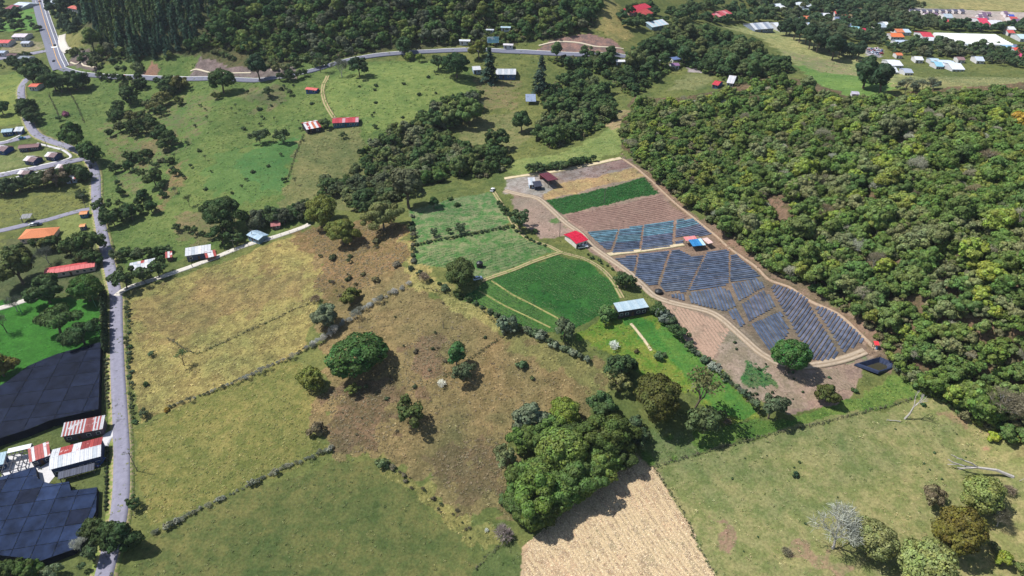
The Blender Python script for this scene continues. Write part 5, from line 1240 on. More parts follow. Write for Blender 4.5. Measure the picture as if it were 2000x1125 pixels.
TREES = [ # image x, image y of the crown's middle, crown width, kind, tint, label
 (704,692,106,'big',PG,'broad bright green feathery tree on the dry brown slope'),
 (609,737,46,'round',(.10,.105,.02),'round yellow-green tree casting a shadow at the slope foot'),
 (636,620,54,'round',S_,'grey-green tree among white shrubs of the living fence'),
 (687,577,38,'mid',(.07,.085,.02),'dark olive tree at the upper end of the living fence'),
 (618,583,30,'barebush',B_,'brownish bush at the edge of the dry field'),
 (803,805,62,'loose',(.05,.07,.022),'dark loose tree below the brown slope track'),
 (892,690,42,'tall',(.035,.075,.022),'tall narrow dark tree with bright top on the brown slope'),
 (906,725,44,'loose',(.06,.08,.04),'dark tree mixed with pale flowers on the slope fence'),
 (862,748,28,'barebush',WH,'whitish leafless bush on the slope fence'),
 (690,760,30,'loose',(.10,.12,.03),'small light green tree below the broad feathery tree'),
 (622,838,36,'shrub',(.10,.09,.05),'brown-green bush at the end of the green-yellow field'),
 (990,632,38,'mid',S_,'grey-green tree at the lower corner of the green plot'),
 (900,532,62,'big',(.048,.062,.018),'big dark round tree at the end of the green plot track'),
 (830,540,38,'barebush',B_,'brown leafless bush beside the big dark round tree'),
 (1537,692,72,'big',(.036,.086,.020),'dense dark green round tree at the bottom of the beds'),
 (1614,767,42,'round',(.052,.064,.018),'dark olive round tree on the weedy soil'),
 (1500,790,66,'loose',(.06,.085,.045),'grey-green willowy tree at the meadow fence end'),
 (1668,762,12,'shrub',D_,'tiny dark shrub near the pond bank'),
 (1751,720,20,'loose',S_,'grey spiky bush below the pond'),
 (1221,546,36,'round',(.036,.058,.02),'dark roadside tree at the corner of the plastic beds'),
 (1198,673,32,'barebush',WH,'white leafless bush in the barn meadow'),
 (1287,694,22,'shrub',(.06,.09,.035),'rounded green bush at the foot of the short footpath'),
 (1243,686,10,'shrub',(.08,.07,.03),'little brown shrub in the barn meadow'),
 (1212,712,52,'round',(.04,.062,.022),'dark tree at the lower end of the barn meadow'),
 (1207,745,46,'loose',(.13,.14,.05),'pale yellow-green tree under the barn meadow tree'),
 (1279,775,98,'big',(.062,.066,.017),'large dark olive tree between the meadow and the grove'),
 (1360,765,92,'airy',(.085,.085,.03),'tall airy tree with thin trunks at the meadow foot'),
 (1372,820,70,'loose',(.06,.08,.03),'leafy lower tree under the airy one'),
 (1418,822,28,'barebush',B_,'brownish bush at the meadow foot'),
 (1103,640,48,'loose',(.07,.09,.045),'grey-green bushy tree at the corner of the round plot'),
 (1186,612,44,'shrub',(.05,.10,.03),'broad green bush against the white barn'),
 (1015,425,44,'loose',(.06,.09,.035),'leafy thicket beside the two-rut track'),
 (1045,452,14,'shrub',D_,'small dark shrub at the track bend'),
 (848,395,20,'tall',(.03,.06,.018),'dark columnar tree in the upper green plot'),
 (880,388,11,'shrub',D_,'small shrub on the pale patch of the upper plot'),
 (892,400,13,'shrub',D_,'dark shrub beside the columnar tree'),
 (848,452,20,'loose',(.06,.085,.04),'grey tree on the divider of the green plots'),
 (876,450,14,'mid',(.05,.08,.03),'small round tree on the divider of the green plots'),
 (899,444,26,'loose',(.06,.085,.04),'bushy tree pair on the divider of the green plots'),
 (632,410,62,'big',(.105,.125,.026),'bright yellow-green tree at the top of the concrete lane'),
 (671,452,56,'big',(.10,.115,.026),'yellow-green tree on the reddish slope'),
 (751,420,64,'big',(.095,.105,.036),'broad olive tree beside the green plots'),
 (800,362,66,'tall',(.075,.080,.04),'tall greyish tree in the gully above the green plots'),
 (443,416,74,'big',(.034,.055,.018),'big dark spreading tree above the lane cottages'),
 (436,455,46,'loose',D_,'dark bushy tree under the big spreading tree'),
 (465,463,30,'loose',(.055,.085,.03),'palm-like bushy tree near the pale blue cottage'),
 (305,348,38,'round',(.040,.062,.018),'dark round tree on the green slope above the lane'),
 (254,322,27,'round',D_,'dark tree with clear shadow on the pasture slope'),
 (282,381,25,'round',(.03,.055,.018),'dark tree low on the green slope'),
 (297,402,31,'round',D_,'dark leaning tree group on the green slope'),
 (231,356,13,'mid',(.05,.075,.03),'small lone tree on the green slope near the lane'),
 (371,390,20,'airy',(.06,.08,.03),'thin airy tree with shadow on the green slope'),
 (342,370,16,'bare',S_,'nearly leafless tree on the eroded slope'),
 (318,378,16,'mid',D_,'small dark tree by the leafless one'),
 (183,297,43,'round',(.032,.058,.016),'dark round tree at the lane bend below the estate fork'),
 (155,263,54,'round',(.036,.066,.018),'big dark tree above the lane bend'),
 (438,156,50,'big',(.034,.06,.018),'big round tree below the cut bank of the hill road'),
 (424,186,18,'mid',(.065,.08,.02),'small olive tree below the big round roadside tree'),
 (352,196,22,'mid',(.07,.08,.02),'olive tree with round shadow on the pasture'),
 (129,223,14,'shrub',(.16,.06,.10),'pink-flowering bush in the divided pasture'),
 (117,230,13,'loose',(.05,.08,.03),'small tree beside the pink-flowering bush'),
 (508,130,38,'tall',DK,'dark tree at the foot of the cut bank on the hill road'),
 (626,122,28,'airy',(.035,.055,.022),'dark tree with visible trunk at the pasture track gate'),
 (668,130,42,'bare',(.06,.07,.05),'half-leafless tree by the pasture track gate'),
 (702,128,42,'loose',DK,'dark bushy trees along the hill road shoulder'),
 (790,88,38,'round',(.034,.058,.02),'round tree on the hill road curve'),
 (800,110,19,'mid',Y_,'yellow-green tree below the hill road curve'),
 (819,113,19,'mid',(.09,.12,.02),'bright tree next to the yellow-green one below the road'),
 (857,120,36,'loose',(.04,.065,.025),'dark bushy tree at the top edge of the pale pasture'),
 (893,125,52,'big',(.022,.045,.016),'very dark round tree at the corner of the pale pasture'),
 (935,97,40,'round',(.085,.10,.02),'yellowish green tree below the billboard'),
 (956,132,34,'pine',(.022,.042,.026),'tall dark conifer beside the white-roofed house'),
 (1056,150,36,'pine',(.026,.046,.03),'tall conifer standing over the orchard'),
 (918,214,54,'round',(.055,.085,.024),'large round tree in the pasture valley'),
 (926,194,40,'loose',(.07,.085,.05),'grey-green tree behind the large valley tree'),
 (865,226,32,'round',D_,'dark tree at the head of the gully'),
 (1018,235,44,'round',(.036,.06,.02),'round dark tree alone on the valley meadow'),
 (360,697,30,'airy',(.05,.09,.03),'forked tree standing alone in the dry yellow field'),
 (297,690,14,'loose',(.08,.11,.05),'thin grey-green sapling in the dry field'),
 (286,750,12,'shrub',D_,'small dark bush in the dry field near the lane'),
 (283,806,22,'loose',(.06,.08,.04),'small grey-green tree at the end of the living fence'),
 (327,800,11,'shrub',(.20,.13,.02),'orange-leaved little tree at the living fence'),
 (122,622,84,'flat',(.040,.068,.020),'flat-topped spreading tree on the lawn'),
 (165,648,66,'flat',(.030,.055,.018),'dark flat-topped tree beside the shade-net house'),
 (14,630,32,'airy',(.06,.085,.04),'airy tree at the lawn edge'),
 (8,710,56,'round',(.070,.066,.018),'olive-brown tree at the corner of lawn and net house'),
 (34,590,40,'bare',(.05,.06,.04),'sparse dark tree beside the pale drive'),
 (255,1045,66,'round',(.030,.052,.018),'dark tree overhanging the lane near the net house'),
 (222,1040,50,'round',(.040,.062,.02),'dark tree on the lane verge by the overhanging one'),
 (187,1030,42,'round',(.038,.05,.016),'dark olive tree at the corner of the patchwork net house'),
 (265,980,32,'loose',(.04,.065,.022),'dark roadside bush at the green-yellow field'),
 (182,1080,44,'loose',(.04,.06,.025),'dark shrubby tree below the patchwork net house'),
 (158,1062,38,'bare',(.25,.25,.2),'leafless tree leaning over the patchwork net house'),
 (22,1108,46,'round',(.05,.072,.02),'tree at the lower edge of the patchwork net house'),
 (62,1114,52,'round',(.055,.085,.02),'yellow-green tree below the patchwork net house'),
 (108,1112,38,'loose',(.07,.095,.05),'bushy tree below the patchwork net house'),
 (1625,1030,118,'bare',(.20,.21,.18),'large grey leafless tree with fine twigs on the pale meadow'),
 (1692,1050,84,'big',(.115,.125,.045),'pale yellow-green tree beside the large leafless one'),
 (1792,1098,112,'big',(.125,.140,.042),'broad pale yellow-green tree at the meadow bottom'),
 (1855,1030,98,'big',(.085,.078,.016),'olive-orange spreading tree on the meadow'),
 (1902,962,78,'big',(.115,.135,.036),'rounded light green tree near the fallen trunk'),
 (1815,965,56,'loose',(.09,.075,.04),'half-bare brownish tree behind the olive-orange one'),
 (1945,1008,52,'bare',(.06,.06,.04),'broken leafless tree beside the rounded light tree'),
 (1966,955,46,'barebush',B_,'brown twiggy bush next to the rounded light tree'),
 (1940,852,25,'shrub',(.16,.19,.02),'vivid yellow-green bush at the forest margin'),
 (1955,1092,38,'mid',(.13,.16,.02),'vivid yellow-green small tree by the broken leafless one'),
 (1938,1066,24,'loose',(.07,.09,.04),'grey-green bush by the vivid small tree'),
 (1996,1110,34,'mid',(.09,.115,.03),'light tree at the meadow edge'),
 (1533,1075,36,'barebush',(.12,.11,.07),'leafless shrub in the middle of the pale meadow'),
 (1554,927,14,'shrub',DK,'lone dark shrub in the pale meadow'),
 (1803,790,10,'shrub',D_,'tiny shrub beside the standing dead tree'),
 (1020,712,20,'shrub',(.05,.075,.03),'small dark bush on the brown knoll'),
 (1039,738,10,'shrub',(.07,.08,.03),'tiny bush on the brown knoll'),
 (748,905,25,'shrub',(.07,.095,.04),'green and grey bush at the top of the bottom field'),
 (982,975,22,'shrub',(.05,.085,.03),'bush at the grove margin on the brown slope'),
 (985,1040,62,'barebush',(.16,.13,.12),'pinkish twiggy bush beside the stubble plot'),
 (950,1035,14,'barebush',WH,'small whitish bush beside the pinkish twiggy one'),
 (986,890,48,'loose',(.10,.12,.05),'yellow-green tree at the grove side of the brown slope'),
 (1040,815,70,'round',(.10,.115,.062),'greyish light tree at the head of the grove'),
 (1103,806,66,'big',(.10,.13,.02),'bright yellow-green tree at the head of the grove'),
 (1178,788,52,'round',(.045,.075,.025),'dark green tree at the head of the grove'),
 (1185,852,96,'big',(.052,.074,.018),'big dark olive tree of the grove'),
 (1100,875,92,'big',(.078,.112,.024),'big light green tree in the middle of the grove'),
 (1130,935,84,'big',(.060,.092,.022),'clumpy green tree above the stubble plot'),
 (1048,965,98,'big',(.062,.10,.02),'large green tree at the tail of the grove'),
 (1045,1010,60,'round',(.075,.10,.02),'lowest tree of the grove beside the stubble'),
 (1215,895,54,'round',(.045,.06,.018),'shadowed tree at the grove corner facing the stubble'),
 (1985,235,42,'round',(.26,.18,.02),'golden yellow flowering tree in the forest'),
 (1685,140,62,'round',(.024,.045,.02),'dark dense tree standing at the valley field'),
 (1715,150,48,'tall',(.024,.043,.02),'twin dark tree at the valley field'),
 (8,210,32,'round',D_,'round tree with shadow in the pale field across the lane'),
 (175,560,60,'big',(.042,.085,.018),'bright dense tree between the lane and the lawn'),
 (100,562,62,'round',(.034,.056,.018),'dark tree behind the lawn'),
 (45,520,74,'round',(.060,.075,.022),'olive tree beside the long red-roofed building'),
 (95,495,42,'bare',(.07,.08,.06),'greyish leafless tree behind the long red roof'),
 (182,470,50,'round',(.042,.066,.02),'dark roadside tree across from the lane houses'),
 (148,482,52,'loose',(.035,.06,.018),'dark tree over the path of the tiled house'),
 (92,478,32,'mid',(.085,.085,.02),'olive-yellow tree in front of the tiled house'),
 (312,520,42,'loose',(.034,.058,.022),'dark tree in the lane farmhouse yard'),
 (250,540,52,'loose',(.045,.072,.026),'leafy garden trees at the lane junction'),
 (280,535,34,'mid',(.045,.07,.03),'garden tree in front of the grey-blue roof'),
 (308,490,24,'mid',D_,'dark garden tree between the lane houses'),
 (635,240,24,'mid',(.05,.075,.025),'tree between the barn and the red farmhouse'),
 (510,264,36,'loose',(.05,.075,.035),'bushy tree on the pasture above the bright strip'),
 (553,264,34,'loose',(.055,.085,.035),'bushy tree at the corner of the bright green strip'),
 (525,178,22,'loose',(.05,.075,.03),'loose tree on the rocky pasture'),
 (567,179,15,'loose',(.06,.08,.035),'small tree near the blue-walled hut'),
 (732,246,10,'mid',(.06,.085,.03),'tiny tree with shadow in the pale pasture'),
 (671,263,15,'loose',(.05,.075,.03),'small tree below the red farmhouse'),
 (578,352,13,'airy',(.04,.065,.025),'small palm-like tree beside the bright strip fence'),
 (556,350,11,'mid',D_,'little dark tree on the bright strip fence'),
]
for x, y, w, k, t, lb in TREES:
    if k in ('big', 'round', 'loose') and w > 40: w *= 1.1
    T(x, y, w, k, t, lb, ratio=.72 if t is PG else 1.0, cat='shrub' if k in ('shrub', 'barebush') else 'tree', name='shrub' if k in ('shrub', 'barebush') else 'tree')
def row(pts, n, wr, kind, tints, label, name='tree', cat='tree', group=None, jit=3, ratio=1.0):
    line = smooth_line([Vector(p) for p in pts], 2.0)
    for i in range(n):
        q = line[int((i + .5) / n * (len(line) - 1))]
        T(q.x + RNG.uniform(-jit, jit), q.y + RNG.uniform(-jit, jit) * .6, RNG.uniform(*wr), RNG.choice(kind) if isinstance(kind, list) else kind, RNG.choice(tints), label, cat=cat, name=name, group=group, ratio=ratio)
def grp(label): return label
row([(330,795),(400,768),(460,745),(520,718),(560,700),(600,680)], 34, (7,17), ['bare','barebush','barebush'], [(.22,.22,.19),(.17,.17,.15),(.08,.09,.06)], 'pale leafless tree of the living fence across the dry field', group='living fence across the dry field', jit=2)
row([(600,680),(640,655),(690,615),(740,585),(800,552)], 30, (9,26), ['barebush','barebush','bare'], [(.30,.30,.28),(.24,.24,.21),(.15,.16,.13)], 'whitish twiggy shrub of the living fence up the slope', name='shrub', cat='shrub', group='white shrubs of the living fence', jit=4)
row([(300,1040),(345,1018),(400,988),(470,955),(540,920),(600,895),(655,870)], 46, (7,20), ['barebush','barebush','barebush','loose'], [(.22,.22,.17),(.17,.18,.13),(.12,.13,.09)], 'pale twiggy shrub of the hedge above the bottom field', name='hedge_shrub', cat='shrub', group='hedge above the bottom field', jit=3)
row([(985,640),(1040,648),(1080,670),(1120,688),(1155,705)], 16, (12,24), ['loose','shrub','barebush'], [S_,(.12,.14,.09),(.06,.085,.04)], 'grey-green shrub of the hedge under the round plot', name='hedge_shrub', cat='shrub', group='hedge under the round plot', jit=4)
row([(800,520),(850,550),(915,585),(960,610),(990,625)], 14, (9,18), 'shrub', [(.035,.055,.02),(.05,.07,.035)], 'dark shrub of the low hedge beside the round plot', name='hedge_shrub', cat='shrub', group='dark hedge beside the round plot', jit=3)
row([(1285,600),(1305,625),(1330,655)], 9, (20,34), ['loose','shrub'], [(.05,.075,.035),(.10,.12,.09),(.035,.06,.02)], 'bushy shrub of the hedge beside the white barn', name='hedge_shrub', cat='shrub', group='hedge beside the white barn', jit=5)
row([(1340,672),(1390,715),(1430,750),(1470,780)], 14, (14,26), ['loose','barebush','shrub'], [(.06,.085,.045),(.14,.15,.11)], 'grey shrub of the hedge between meadow and bare soil', name='hedge_shrub', cat='shrub', group='hedge between meadow and bare soil', jit=4)
row([(205,565),(206,590),(207,620),(208,650),(209,680)], 16, (9,12), 'cypress', [(.020,.036,.016),(.026,.042,.018)], 'dark columnar tree of the row along the lane', group='columnar row along the lane', jit=1)
row([(250,575),(252,620),(250,660),(252,700),(256,740),(260,790),(262,830)], 26, (7,13), ['shrub','loose'], [(.05,.08,.03),(.06,.085,.045),(.08,.10,.04)], 'roadside shrub on the field verge of the lane', name='roadside_shrub', cat='shrub', group='roadside shrubs along the lane', jit=4)
row([(208,700),(210,760),(212,800)], 14, (5,8), 'shrub', [(.08,.09,.05),(.10,.10,.05)], 'clipped hedge shrub between the lane and the net house', name='hedge_shrub', cat='shrub', group='clipped hedge along the lane', jit=1)
row([(210,870),(209,930),(207,1000)], 16, (7,9), 'shrub', [(.03,.045,.02)], 'dark hedge shrub along the farmstead lawn', name='hedge_shrub', cat='shrub', group='dark hedge along the farmstead lawn', jit=1)
row([(0,366),(30,362),(60,354),(90,348),(118,344),(135,350)], 15, (28,46), ['round','loose','mid'], [(.034,.055,.02),(.05,.07,.03),(.11,.09,.06)], 'tree of the dark belt below the small new houses', group='tree belt below the estate')
row([(148,330),(160,336),(172,345)], 4, (26,36), ['round','mid'], [(.034,.055,.018)], 'dark tree of the clump between lane and estate', group='clump between lane and estate')
row([(160,375),(165,385)], 3, (18,24), ['loose'], [(.05,.07,.03)], 'bush at the verge opposite the green slope', name='roadside_shrub', cat='shrub', group='verge bushes opposite the green slope')
row([(204,395),(215,425),(240,412),(265,415)], 7, (28,42), ['round','loose'], [(.032,.055,.02),(.04,.065,.022)], 'dark tree of the clump beside the lane below the slope', group='clump beside the lane')
row([(225,500),(248,492),(275,495),(290,490),(340,485)], 9, (18,28), ['loose','shrub'], [(.045,.075,.025),(.06,.08,.035)], 'garden shrub behind the lane houses', name='garden_shrub', cat='shrub', group='garden shrubs behind the lane houses')
row([(500,430),(525,415),(555,420),(590,408),(610,400)], 13, (24,44), ['loose','round','mid'], [(.04,.065,.025),(.06,.07,.04)], 'leafy tree of the thicket above the lane end', group='thicket above the lane end')
row([(10,480),(30,500),(60,480),(120,470),(190,505),(75,470)], 10, (28,42), ['round','loose'], [(.038,.062,.02),(.05,.07,.025)], 'garden tree around the tiled house and red-roofed building', group='garden trees around the tiled house')
row([(340,440),(400,455),(420,460)], 5, (12,22), 'loose', [(.045,.07,.025)], 'bush on the eroded bank above the lane', name='shrub', cat='shrub', group='bushes on the eroded bank')
row([(60,150),(75,135),(95,146),(118,160),(150,158),(170,160)], 9, (34,46), ['round','loose'], [(.028,.048,.018),(.036,.06,.02)], 'dark tree of the clump below the highway junction', group='clump below the highway junction')
row([(55,200),(64,220),(68,236)], 4, (28,38), 'round', [(.034,.052,.018)], 'dark roadside tree on the upper lane', group='roadside trees on the upper lane')
row([(245,168),(262,172),(243,200),(225,222),(275,225),(305,205),(330,160),(355,165),(318,152)], 13, (22,40), ['round','loose'], [(.034,.055,.018),(.045,.068,.022),(.09,.09,.03)], 'tree of the pasture thicket below the hill road', group='pasture thicket below the hill road', jit=5)
row([(230,252),(250,245),(285,250),(318,258),(343,270)], 7, (24,38), ['round','loose'], [(.034,.055,.018),(.07,.08,.03)], 'tree along the pasture gully', group='trees along the pasture gully', jit=4)
row([(240,330),(255,300),(265,310),(285,300),(295,295),(275,320)], 7, (12,26), ['round','loose'], [(.034,.055,.018)], 'dark tree on the wooded knoll of the green slope', group='trees on the green slope knoll', jit=4)
row([(1030,326),(1055,327),(1090,322),(1118,317),(1150,311),(1165,305)], 11, (14,26), ['round','loose','shrub'], [(.036,.06,.02),(.05,.075,.03)], 'tree of the hedge above the bare plots', group='hedge above the bare plots')
row([(975,395),(985,408),(1000,420)], 5, (12,20), 'loose', [(.04,.07,.025)], 'bush along the dirt track top', name='shrub', cat='shrub', group='bushes along the dirt track top', jit=2)
row([(1150,500),(1165,507),(1180,515),(1195,525),(1120,478)], 7, (5,9), 'shrub', [(.035,.06,.022)], 'little shrub between farm track and dirt track', name='shrub', cat='shrub', group='shrubs between the tracks', jit=2)
row([(760,905),(790,935),(830,960),(860,990),(890,1005),(930,1050)], 18, (7,14), ['shrub','barebush'], [(.04,.06,.025),(.09,.08,.05)], 'small dark shrub scattered at the top of the bottom field', name='shrub', cat='shrub', group='shrubs at the top of the bottom field', jit=12)
row([(1530,52),(1560,60),(1590,75),(1620,85),(1650,95),(1680,100)], 16, (26,40), ['tall','round'], [(.022,.040,.020),(.028,.048,.022)], 'tree of the dark line between the pale field and the town', group='dark tree line by the town', jit=4)
row([(1755,165),(1780,168),(1805,165),(1825,162)], 7, (18,26), ['airy','loose'], [(.07,.09,.06)], 'grey airy tree at the far foot of the forest hill', group='airy trees behind the forest crest', jit=4)

row([(1010,860),(1060,850),(1120,850),(1160,880),(1190,900),(1150,930),(1100,960),(1060,990),(1020,1000),(1010,940),(1070,920)], 22, (50,76), ['round','big'], [(.058,.092,.022),(.075,.108,.024),(.05,.074,.02),(.06,.10,.022)], 'leafy tree merging into the dense grove above the stubble', group='dense grove above the stubble', jit=8)
row([(1235,820),(1245,850),(1230,870)], 4, (30,44), ['loose'], [(.05,.075,.035)], 'loose bushy tree between the grove and the olive tree', group='bushy trees beside the grove')
row([(190,146),(230,150),(280,153)], 6, (16,26), ['round','loose'], [(.034,.055,.02),(.06,.075,.03)], 'roadside tree below the first bend of the hill road', group='roadside trees at the first bend')
row([(540,150),(580,146),(605,140)], 4, (16,26), ['round','loose'], [(.034,.055,.02),(.05,.07,.03)], 'roadside tree on the shoulder above the pasture', group='roadside trees above the pasture')
row([(812,478),(860,468),(905,459),(950,451),(995,442)], 26, (5,9), ['shrub','loose'], [(.035,.055,.025)], 'thin dark shrub along the divider of the green plots', name='shrub', cat='shrub', group='shrubs along the plot divider', jit=1)
row([(1000,440),(1030,465),(1070,482)], 8, (6,10), ['shrub'], [(.035,.06,.025)], 'dark shrub along the outer edge of the upper green plots', name='shrub', cat='shrub', group='shrubs along the upper plots', jit=2)
row([(805,420),(806,450),(808,480),(806,515)], 9, (9,16), ['shrub','loose'], [(.045,.065,.03),(.09,.09,.06)], 'scrubby shrub at the slope rim of the green plots', name='shrub', cat='shrub', group='shrubs at the slope rim', jit=3)

row([(300,156),(330,158),(370,157)], 5, (14,24), ['round','loose'], [(.034,.055,.02),(.05,.07,.03)], 'roadside tree below the reddish cut', group='roadside trees below the reddish cut')

# scattered saplings and bushes over the pastures
def scatter_things(poly, n, wr, kinds, tints, label, group, name='scrub_bush', cat='shrub'):
    xs = [p[0] for p in poly]; ys = [p[1] for p in poly]; k = 0
    while k < n:
        x, y = RNG.uniform(min(xs), max(xs)), RNG.uniform(min(ys), max(ys))
        if not inside(poly, np.array([x]), np.array([y]))[0]: continue
        T(x, y, RNG.uniform(*wr), RNG.choice(kinds), RNG.choice(tints), label, cat=cat, name=name, group=group); k += 1
scatter_things([(235,158),(300,150),(345,172),(330,225),(285,262),(245,245)], 22, (12,28), ['loose','mid','shrub','round'], [(.05,.075,.026),(.08,.09,.035),(.036,.058,.02)], 'scrubby tree filling the pasture thicket below the hill road', 'scrub of the pasture thicket', 'tree', 'tree')
scatter_things([(385,100),(440,96),(520,118),(640,112),(640,122),(560,138),(480,124),(420,104)], 40, (8,18), ['loose','shrub','mid'], [(.08,.10,.035),(.10,.11,.045),(.06,.085,.03)], 'light scrub on the slope above the cut bank', 'scrub above the cut bank')
scatter_things([(300,300),(345,290),(330,380),(300,420),(250,300)], 14, (8,16), ['loose','shrub'], [(.05,.075,.03),(.08,.08,.04)], 'bush on the eroded green slope', 'bushes on the eroded green slope')
scatter_things([(205,255),(330,235),(350,330),(300,420),(235,420),(205,340)], 16, (12,26), ['round','loose','mid'], [(.04,.065,.02),(.05,.075,.026)], 'dark tree dotted over the steep green slope above the lane', 'trees dotted over the green slope', 'tree', 'tree')
scatter_things([(360,190),(600,160),(640,230),(560,330),(420,400),(330,340),(330,260)], 46, (5,11), ['loose','airy','shrub'], [(.05,.075,.03),(.04,.06,.025)], 'small scattered sapling on the rolling green pasture', 'saplings on the green pasture', 'sapling', 'sapling')
scatter_things([(660,160),(850,130),(900,180),(800,230),(700,235)], 12, (4,9), ['shrub','loose'], [(.04,.06,.025)], 'tiny bush in the pale upper pasture', 'bushes in the pale upper pasture')
scatter_things([(700,570),(850,580),(960,650),(880,760),(760,880),(660,860),(660,760),(760,740)], 24, (5,11), ['shrub','barebush'], [(.06,.075,.035),(.10,.085,.05),(.05,.065,.03)], 'low scrubby bush on the dry brown slope', 'scrub on the dry brown slope')
scatter_things([(610,470),(760,445),(790,520),(700,580),(630,580)], 22, (7,17), ['shrub','barebush','loose'], [(.09,.085,.04),(.11,.09,.06),(.06,.07,.03)], 'scrubby bush on the reddish slope under the yellow-green trees', 'scrub on the reddish slope')
scatter_things([(1420,650),(1500,700),(1640,730),(1560,795),(1470,775)], 20, (4,8), ['shrub'], [(.04,.07,.03),(.03,.045,.02)], 'weedy tuft on the bare plot above the lush grass', 'weeds on the bare plot')
scatter_things([(1300,930),(1500,880),(1850,800),(1950,900),(1700,980),(1450,1080)], 16, (3,6), ['shrub'], [(.045,.075,.03)], 'tiny weed tuft in the pale meadow', 'weeds in the pale meadow')

